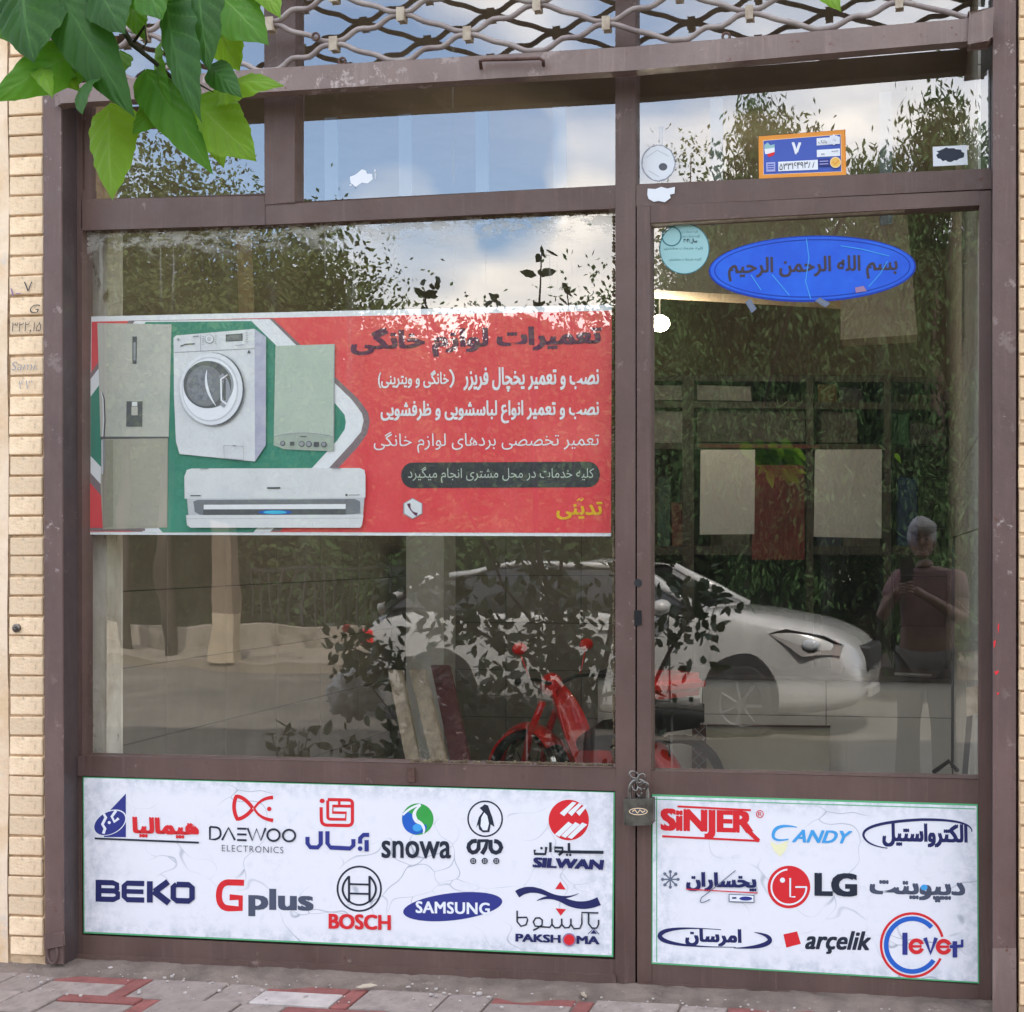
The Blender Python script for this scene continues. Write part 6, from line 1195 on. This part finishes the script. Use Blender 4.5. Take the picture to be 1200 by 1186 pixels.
def fender(x, a0, a1, r, w_, name='fender'):
    mb = MB(); vs = []; n = 18; m = 6
    for i in range(n+1):
        t = a0+(a1-a0)*i/n
        for j in range(m+1): u = j/m*2-1; rr_ = r-(.035*u*u); vs.append((x+rr_*math.cos(t), w_*u, WR+rr_*math.sin(t)))
    mb.add(vs, [(i*(m+1)+j, (i+1)*(m+1)+j, (i+1)*(m+1)+j+1, i*(m+1)+j+1) for i in range(n) for j in range(m)]); o = mb.build(name, M['red'], mp_, smooth=True); so = o.modifiers.new('solid', 'SOLIDIFY'); so.thickness = .006
fender(0, math.radians(75), math.radians(195), WR+.055, .085); fender(WBR, math.radians(-5), math.radians(140), WR+.045, .07); front.append(mp_.children[-1])
hx = WB-.28
for s_ in (-1, 1):
    mb = MB(); mb.tube([(WB, s_*.075, WR), (WB-.10, s_*.075, WR+.34), (hx+.03, s_*.07, .86)], [.022, .026, .024], 10); mb.build('fork_leg', M['red'], mp_, smooth=True)
    mb = MB(); mb.tube([(-.02, s_*.11, WR), (.12, s_*.12, .62)], [.024, .022], 10); mb.build('shock_absorber', M['chrome'], mp_, smooth=True)
    mb = MB(); mb.tube([(hx-.03, 0, .98), (hx-.02, s_*.16, 1.03), (hx-.10, s_*.33, 1.04)], .013, 8); mb.build('handlebar', M['black'], mp_, smooth=True)
    mb = MB(); mb.tube([(hx-.08, s_*.26, 1.04), (hx-.14, s_*.38, 1.04)], .019, 8); mb.build('grip', M['black'], mp_, smooth=True)
    mb = MB(); mb.tube([(hx-.02, s_*.2, 1.03), (hx+.0, s_*.26, 1.2)], .005, 6); mb.ball((hx, s_*.27, 1.25), (.02, .06, .045), 10); mb.build('mirror', M['red'], mp_, smooth=True)
mb = MB(); vs = []
for i in range(9):
    u = i/8; x = hx+.07-.42*u**.7*1.0-.05; z = .98-.68*u; w_ = .045+.05*math.sin(math.pi*min(1, u*1.1))
    for j in range(7): v = j/6*2-1; vs.append((x+.10*(1-v*v)*(1-u*.4)-.07*abs(v), w_*v, z))
mb.add(vs, [(i*7+j, (i+1)*7+j, (i+1)*7+j+1, i*7+j+1) for i in range(8) for j in range(6)]); o = mb.build('leg_shield', M['red'], mp_, smooth=True); o.modifiers.new('s', 'SOLIDIFY').thickness = .012
mb = MB(); mb.ball((hx+.03, 0, .98), (.09, .075, .085), 14); mb.build('headlamp_shell', M['red'], mp_, smooth=True)
mb = MB(); mb.ball((hx+.08, 0, .985), (.05, .055, .055), 12); mb.build('headlamp_lens', M['lamp_glass'], mp_, smooth=True)
mb = MB(); mb.tube([(hx-.34, 0, .33), (.34, 0, .36), (.10, 0, .55)], [.09, .10, .12], 10); mb.build('frame_spine', M['red'], mp_, smooth=True)
mb = MB(); mb.tube([(.62, 0, .60), (.35, 0, .66), (.0, 0, .68), (-.18, 0, .66)], [.06, .12, .13, .06], 12, sq=1.1); mb.build('seat', M['black'], mp_, smooth=True)
mb = MB(); mb.tube([(.58, 0, .50), (.30, 0, .53), (-.05, 0, .56), (-.25, 0, .55)], [.08, .13, .13, .05], 12); mb.build('side_cowl', M['red'], mp_, smooth=True)
mb = MB(); mb.box((.32, -.10, .16), (.66, .10, .34)); mb.lathe((.5, -.14, .25), (0, 1, 0), [(0, .0), (0, .09), (.28, .09), (.28, 0)], 16); mb.build('engine', M['alloy'], mp_, bevel=.01)
mb = MB(); mb.tube([(.55, .13, .2), (.2, .15, .2), (-.35, .15, .28)], [.02, .035, .035], 10); mb.build('exhaust', M['chrome'], mp_, smooth=True)
mb = MB(); mb.box((-.42, -.20, .72), (-.02, .20, .90)); mb.build('top_box', M['black'], mp_, bevel=.035, seg=2)
mb = MB(); mb.box((-.44, -.21, .92), (0, .21, 1.06)); mb.build('box_lid', M['red'], mp_, bevel=.055, seg=3)
mb = MB(); mb.tube([(-.2, -.1, .74), (.0, -.1, .6)], .012, 6); mb.tube([(-.2, .1, .74), (.0, .1, .6)], .012, 6); mb.build('rack', M['black'], mp_)
mb = MB(); mb.tube([(-.30, 0, .73), (-.31, 0, .45)], .006, 6); mb.build('flap_stay', M['black'], mp_)

for o in list(mp_.children):
    if not o.name.startswith(('wheel', 'rim', 'fender', 'red_tyre')): o.scale.z = .88; o.scale.x = WBR/1.25
    if o.name.startswith(('top_box', 'box_lid', 'rack')): o.scale.z = .94; o.scale.x = .85
for o in front:      # the front wheel is turned on its steering axis
    o.rotation_euler.z = STEER; o.location = Vector((WBR, 0, 0))-Matrix.Rotation(STEER, 3, 'Z')@Vector((WBR, 0, 0))
# ================================================================== SHRUB between kerb and shop
DS = 4.6
sb = thing('leafy_shrub', (Mi(690, 645, DS).x, -DS, GZ), 'tall leafy shrub mirrored in front of the white car', 'shrub')
mb = MB(); rnd = random.Random(21); tips = []
def stem(pl, r0, r1):
    pts = [Mi(x, y_, DS)+Vector((0, dy, 0)) for x, y_, dy in pl]; mb.tube(pts, [r0+(r1-r0)*i/(len(pts)-1) for i in range(len(pts))], 6); return pts
base = (690, 955, 0); trunks = []
for (pl, r0, n_) in (([base, (688, 850, 0), (672, 780, .05), (655, 720, .1), (640, 660, .1), (628, 520, .1), (634, 400, .1), (640, 300, .1)], .035, 70), ([(688, 850, 0), (705, 770, -.1), (716, 700, -.1), (735, 640, -.1), (748, 540, 0)], .03, 50), ([(680, 800, 0), (620, 770, .1), (560, 740, .1), (520, 700, .1), (470, 680, .05)], .022, 70), ([(684, 840, 0), (600, 830, 0), (520, 810, -.1), (450, 780, -.1), (400, 760, -.1)], .022, 90), ([(672, 780, .1), (600, 690, .15), (540, 560, .1), (510, 440, .1), (503, 345, .1)], .011, 40), ([(655, 720, .1), (595, 600, -.1), (572, 450, -.1), (579, 350, -.1)], .010, 40), ([(686, 900, 0), (610, 880, -.1), (540, 860, -.1), (480, 850, -.1)], .02, 120), ([(655, 720, .1), (668, 560, 0), (676, 420, 0), (666, 335, 0)], .010, 40), ([base, (740, 860, .1), (790, 760, .1), (815, 720, .1), (842, 700, .1)], .02, 42), ([(686, 900, 0), (560, 900, .15), (430, 890, .15)], .02, 120), ([(688, 850, 0), (650, 800, -.2), (640, 700, -.2), (610, 640, -.2)], .02, 60)):
    trunks.append((stem(pl, r0, .004), n_))
mb.build('stem', M['bark'], sb, smooth=True)
rng = np.random.default_rng(5); Cs = []
for pts, n_ in trunks:
    P_ = np.array([tuple(p) for p in pts]); 
    t = rng.uniform(.18, 1, n_*5)*(len(P_)-1); i = np.minimum(t.astype(int), len(P_)-2); f = (t-i)[:, None]; q_ = P_[i]*(1-f)+P_[i+1]*f
    keep = (q_[:, 2] < 1.30) | (rng.uniform(size=len(q_)) < .10); q_ = q_[keep]; Cs.append(q_+rng.normal(size=q_.shape)*np.where(q_[:, 2:3] < 1.3, 1.0, .35)*np.array([.12, .14, .10]))
    Cs.append(P_[-1:]+rng.normal(size=(5, 3))*.04)
Cs = np.concatenate(Cs)-np.array(tuple(sb.location)); np_mesh('foliage', leaves(Cs, .095, .58, rng, droop=-.1, nper=6), 6, M['leaf_s'], sb)
# small bush and flower left of it
s2 = thing('low_bush', (Mi(335, 645, 4.7).x, -4.7, GZ), 'low sprig of leaves mirrored at the bottom of the big pane, left of the shrub', 'bush')
mb = MB(); Cs = []
for x, y_ in ((318, 862), (335, 850), (350, 870), (362, 858), (330, 880)):
    pts = [Mi(338, 960, 4.7), Mi((338+x)/2, 910, 4.7), Mi(x, y_, 4.7)]; mb.tube(pts, [.01, .007, .003], 6)
    for k in range(14): t = rng.uniform(.3, 1); Cs.append(np.array(tuple(pts[1].lerp(pts[2], t)))+rng.normal(size=3)*.04)
mb.build('stem', M['bark'], s2); np_mesh('foliage', leaves(np.array(Cs)-np.array(tuple(s2.location)), .09, .5, rng, droop=-.3), 6, M['leaf_s'], s2)
fl = thing('red_flower', Mi(405, 738, 4.65), 'single red bloom at the left end of the shrub', 'flower')
mb = MB(); c = Mi(405, 738, 4.65)
for k in range(6): t = k*math.pi/3; mb.ball((c.x+.018*math.cos(t), c.y, c.z+.018*math.sin(t)), (.02, .012, .02), 6)
mb.build('petals', M['red'], fl, smooth=True); mb = MB(); mb.tube([c, Mi(430, 790, 4.65), Mi(470, 850, 4.6)], .004, 5); mb.build('stalk', M['bark'], fl)
# white crumpled sack
mb = MB(); c = Mi(418, 812, 4.9); mb.ball(c, (.19, .13, .15), 40)
sk = mb.build('white_sack', M['whitebag'], base=c, smooth=True); 
rn = random.Random(2)
for v in sk.data.vertices:
    n_ = v.co.normalized(); v.co += n_*(.05*math.sin(n_.x*9+n_.z*7)*math.cos(n_.y*8+n_.z*5)+.03*math.sin(n_.x*23+n_.z*17)*math.sin(n_.z*29)+rn.uniform(-.010, .010)); v.co.z *= 1.1
tag(sk, 'crumpled white plastic sack caught in the left end of the shrub', 'sack')

# ================================================================== PERSON taking the picture
ps = thing('person', (.10, -4.62, GZ), 'person in a mauve t-shirt with grey hair holding up a phone, mirrored in the door', 'person')
hz_ = 1.72
J = {'pelvis': (.09, -4.66, .95), 'belly': (.09, -4.66, 1.12), 'chest': (.09, -4.67, 1.33), 'neck': (.085, -4.66, 1.475), 'neck2': (.07, -4.64, 1.53),
     'sr': (.27, -4.66, 1.40), 'er': (.30, -4.52, 1.14), 'wr': (.07, -4.34, 1.31), 'hr': (.01, -4.29, 1.345),
     'sl': (-.09, -4.66, 1.40), 'el': (-.20, -4.50, 1.16), 'wl': (-.115, -4.34, 1.31), 'hl': (-.085, -4.29, 1.335),
     'hipr': (.18, -4.66, .88), 'kr': (.20, -4.63, .47), 'ar': (.20, -4.67, .08), 'tr': (.21, -4.52, .03),
     'hipl': (0, -4.66, .88), 'kl': (-.02, -4.63, .47), 'al': (-.03, -4.67, .08), 'tl': (-.04, -4.52, .03)}
Rr = {'pelvis': .155, 'belly': .15, 'chest': .165, 'neck': .062, 'neck2': .058, 'sr': .068, 'er': .045, 'wr': .029, 'hr': .034, 'sl': .068, 'el': .045, 'wl': .029, 'hl': .034, 'hipr': .105, 'kr': .065, 'ar': .045, 'tr': .04, 'hipl': .105, 'kl': .065, 'al': .045, 'tl': .04}
E = [('pelvis', 'belly'), ('belly', 'chest'), ('chest', 'neck'), ('neck', 'neck2'), ('chest', 'sr'), ('sr', 'er'), ('er', 'wr'), ('wr', 'hr'), ('chest', 'sl'), ('sl', 'el'), ('el', 'wl'), ('wl', 'hl'), ('pelvis', 'hipr'), ('hipr', 'kr'), ('kr', 'ar'), ('ar', 'tr'), ('pelvis', 'hipl'), ('hipl', 'kl'), ('kl', 'al'), ('al', 'tl')]
def skin_obj(name, J, Rr, E, m, parent, root, grow=0, sub=2):
    ks = list(J); me = bpy.data.meshes.new(name); me.from_pydata([tuple(Vector((J[k][0], J[k][1], J[k][2]+GZ))-Vector(parent.location)) for k in ks], [(ks.index(a), ks.index(b)) for a, b in E], [])
    o = bpy.data.objects.new(name, me); COL.objects.link(o); sm = o.modifiers.new('skin', 'SKIN'); sm.use_smooth_shade = True
    sv_ = me.skin_vertices[0].data if me.skin_vertices else None
    if sv_ is None:
        bpy.context.view_layer.objects.active = o; o.select_set(True); bpy.ops.object.modifier_remove(modifier='skin'); bpy.ops.object.modifier_add(type='SKIN'); o.modifiers[0].use_smooth_shade = True; sv_ = me.skin_vertices[0].data
    for i, k in enumerate(ks): r_ = Rr[k]+grow; sv_[i].radius = (r_, r_*(.72 if k in ('pelvis', 'belly', 'chest') else 1)); sv_[i].use_root = (k == root)
    ss = o.modifiers.new('sub', 'SUBSURF'); ss.levels = sub; ss.render_levels = sub
    bpy.context.view_layer.update(); em_ = bpy.data.meshes.new_from_object(o.evaluated_get(bpy.context.evaluated_depsgraph_get())); em_.materials.clear(); em_.materials.append(m)
    o.modifiers.clear(); o.data = em_; em_.polygons.foreach_set('use_smooth', [True]*len(em_.polygons)); o.parent = parent; return o
skin_obj('body', J, Rr, E, M['skin'], ps, 'pelvis')
J2 = dict(J); J2['er'] = tuple(Vector(J['sr']).lerp(Vector(J['er']), .62)); J2['el'] = tuple(Vector(J['sl']).lerp(Vector(J['el']), .62)); J2['neck'] = (.088, -4.66, 1.44)
sub = {k: J2[k] for k in ('pelvis', 'belly', 'chest', 'neck', 'sr', 'er', 'sl', 'el')}
skin_obj('t_shirt', sub, {**Rr, 'er': .055, 'el': .055, 'neck': .07}, [('pelvis', 'belly'), ('belly', 'chest'), ('chest', 'neck'), ('chest', 'sr'), ('sr', 'er'), ('chest', 'sl'), ('sl', 'el')], M['shirt'], ps, 'pelvis', grow=.016)
sub = {k: J[k] for k in ('pelvis', 'hipr', 'kr', 'ar', 'hipl', 'kl', 'al')}
skin_obj('trousers', sub, {**Rr, 'ar': .07, 'al': .07}, [('pelvis', 'hipr'), ('hipr', 'kr'), ('kr', 'ar'), ('pelvis', 'hipl'), ('hipl', 'kl'), ('kl', 'al')], M['trouser'], ps, 'pelvis', grow=.014)
hc = Vector((.062, -4.62, 1.645+GZ))
mb = MB(); mb.ball(hc, (.073, .092, .108), 24)
mb.ball(hc+Vector((0, .088, -.012)), (.013, .022, .026), 10); mb.ball(hc+Vector((0, .05, -.075)), (.045, .045, .035), 12)
for s_ in (-1, 1): mb.ball(hc+Vector((s_*.075, 0, -.01)), (.012, .022, .032), 10); mb.ball(hc+Vector((s_*.03, .082, .012)), (.017, .012, .010), 8)
mb.ball(hc+Vector((0, .083, -.052)), (.026, .012, .008), 8)
mb.build('head', M['skin'], ps, smooth=True)
mb = MB()
for s_ in (-1, 1): mb.ball(hc+Vector((s_*.030, .090, .010)), (.012, .006, .006), 10); mb.tube([hc+Vector((s_*.048, .080, .030)), hc+Vector((s_*.030, .090, .035)), hc+Vector((s_*.014, .091, .030))], .004, 6)
mb.tube([hc+Vector((-.022, .086, -.050)), hc+Vector((0, .094, -.048)), hc+Vector((.022, .086, -.050))], .003, 6)
mb.build('eyes_and_brows', M['black'], ps, smooth=True)
mb = MB(); mb.ball(hc+Vector((0, -.028, .03)), (.094, .098, .115), 22); mb.ball(hc+Vector((.012, .022, .078)), (.082, .080, .052), 18); mb.ball(hc+Vector((-.03, .03, .07)), (.05, .06, .045), 14); mb.build('hair', M['hair'], ps, smooth=True)
# fingers round the phone
fj = 0
for (hk, sgn) in (('hr', 1), ('hl', -1)):
    h = Vector((J[hk][0], J[hk][1], J[hk][2]+GZ)); mb = MB()
    for k in range(4):
        b0 = h+Vector((sgn*-.005, .01, -.02+.018*k)); mb.tube([b0, b0+Vector((sgn*-.006, .032-.003*abs(k-1), .008)), b0+Vector((sgn*-.028, .046, .010)), b0+Vector((sgn*-.045+.003*k*sgn, .044, .008))], [.009, .0085, .0078, .006], 8)
    mb.tube([h+Vector((sgn*-.008, -.005, -.02)), h+Vector((sgn*-.03, -.012, .0)), h+Vector((sgn*-.042, -.006, .018))], [.011, .0095, .007], 8); mb.build('fingers', M['skin'], ps, smooth=True)
ph = thing('mobile_phone', (-.035, -4.262, 1.13), 'dark mobile phone held upright in both hands of the person', 'phone')
mb = MB(); mb.box((-.073, -4.268, 1.235-.14+.06), (.005, -4.258, 1.235+.085)); mb.build('phone_body', M['black'], ph, bevel=.004, seg=2)
mb = MB(); mb.lathe((-.058, -4.2585, 1.300), (0, 1, 0), [(0, .008), (.002, .008), (.0021, .0)], 14); mb.lathe((-.058, -4.2585, 1.278), (0, 1, 0), [(0, .008), (.002, .008), (.0021, .0)], 14); mb.build('phone_lens', M['carglass'], ph)

bpy.data.objects.remove(_to)
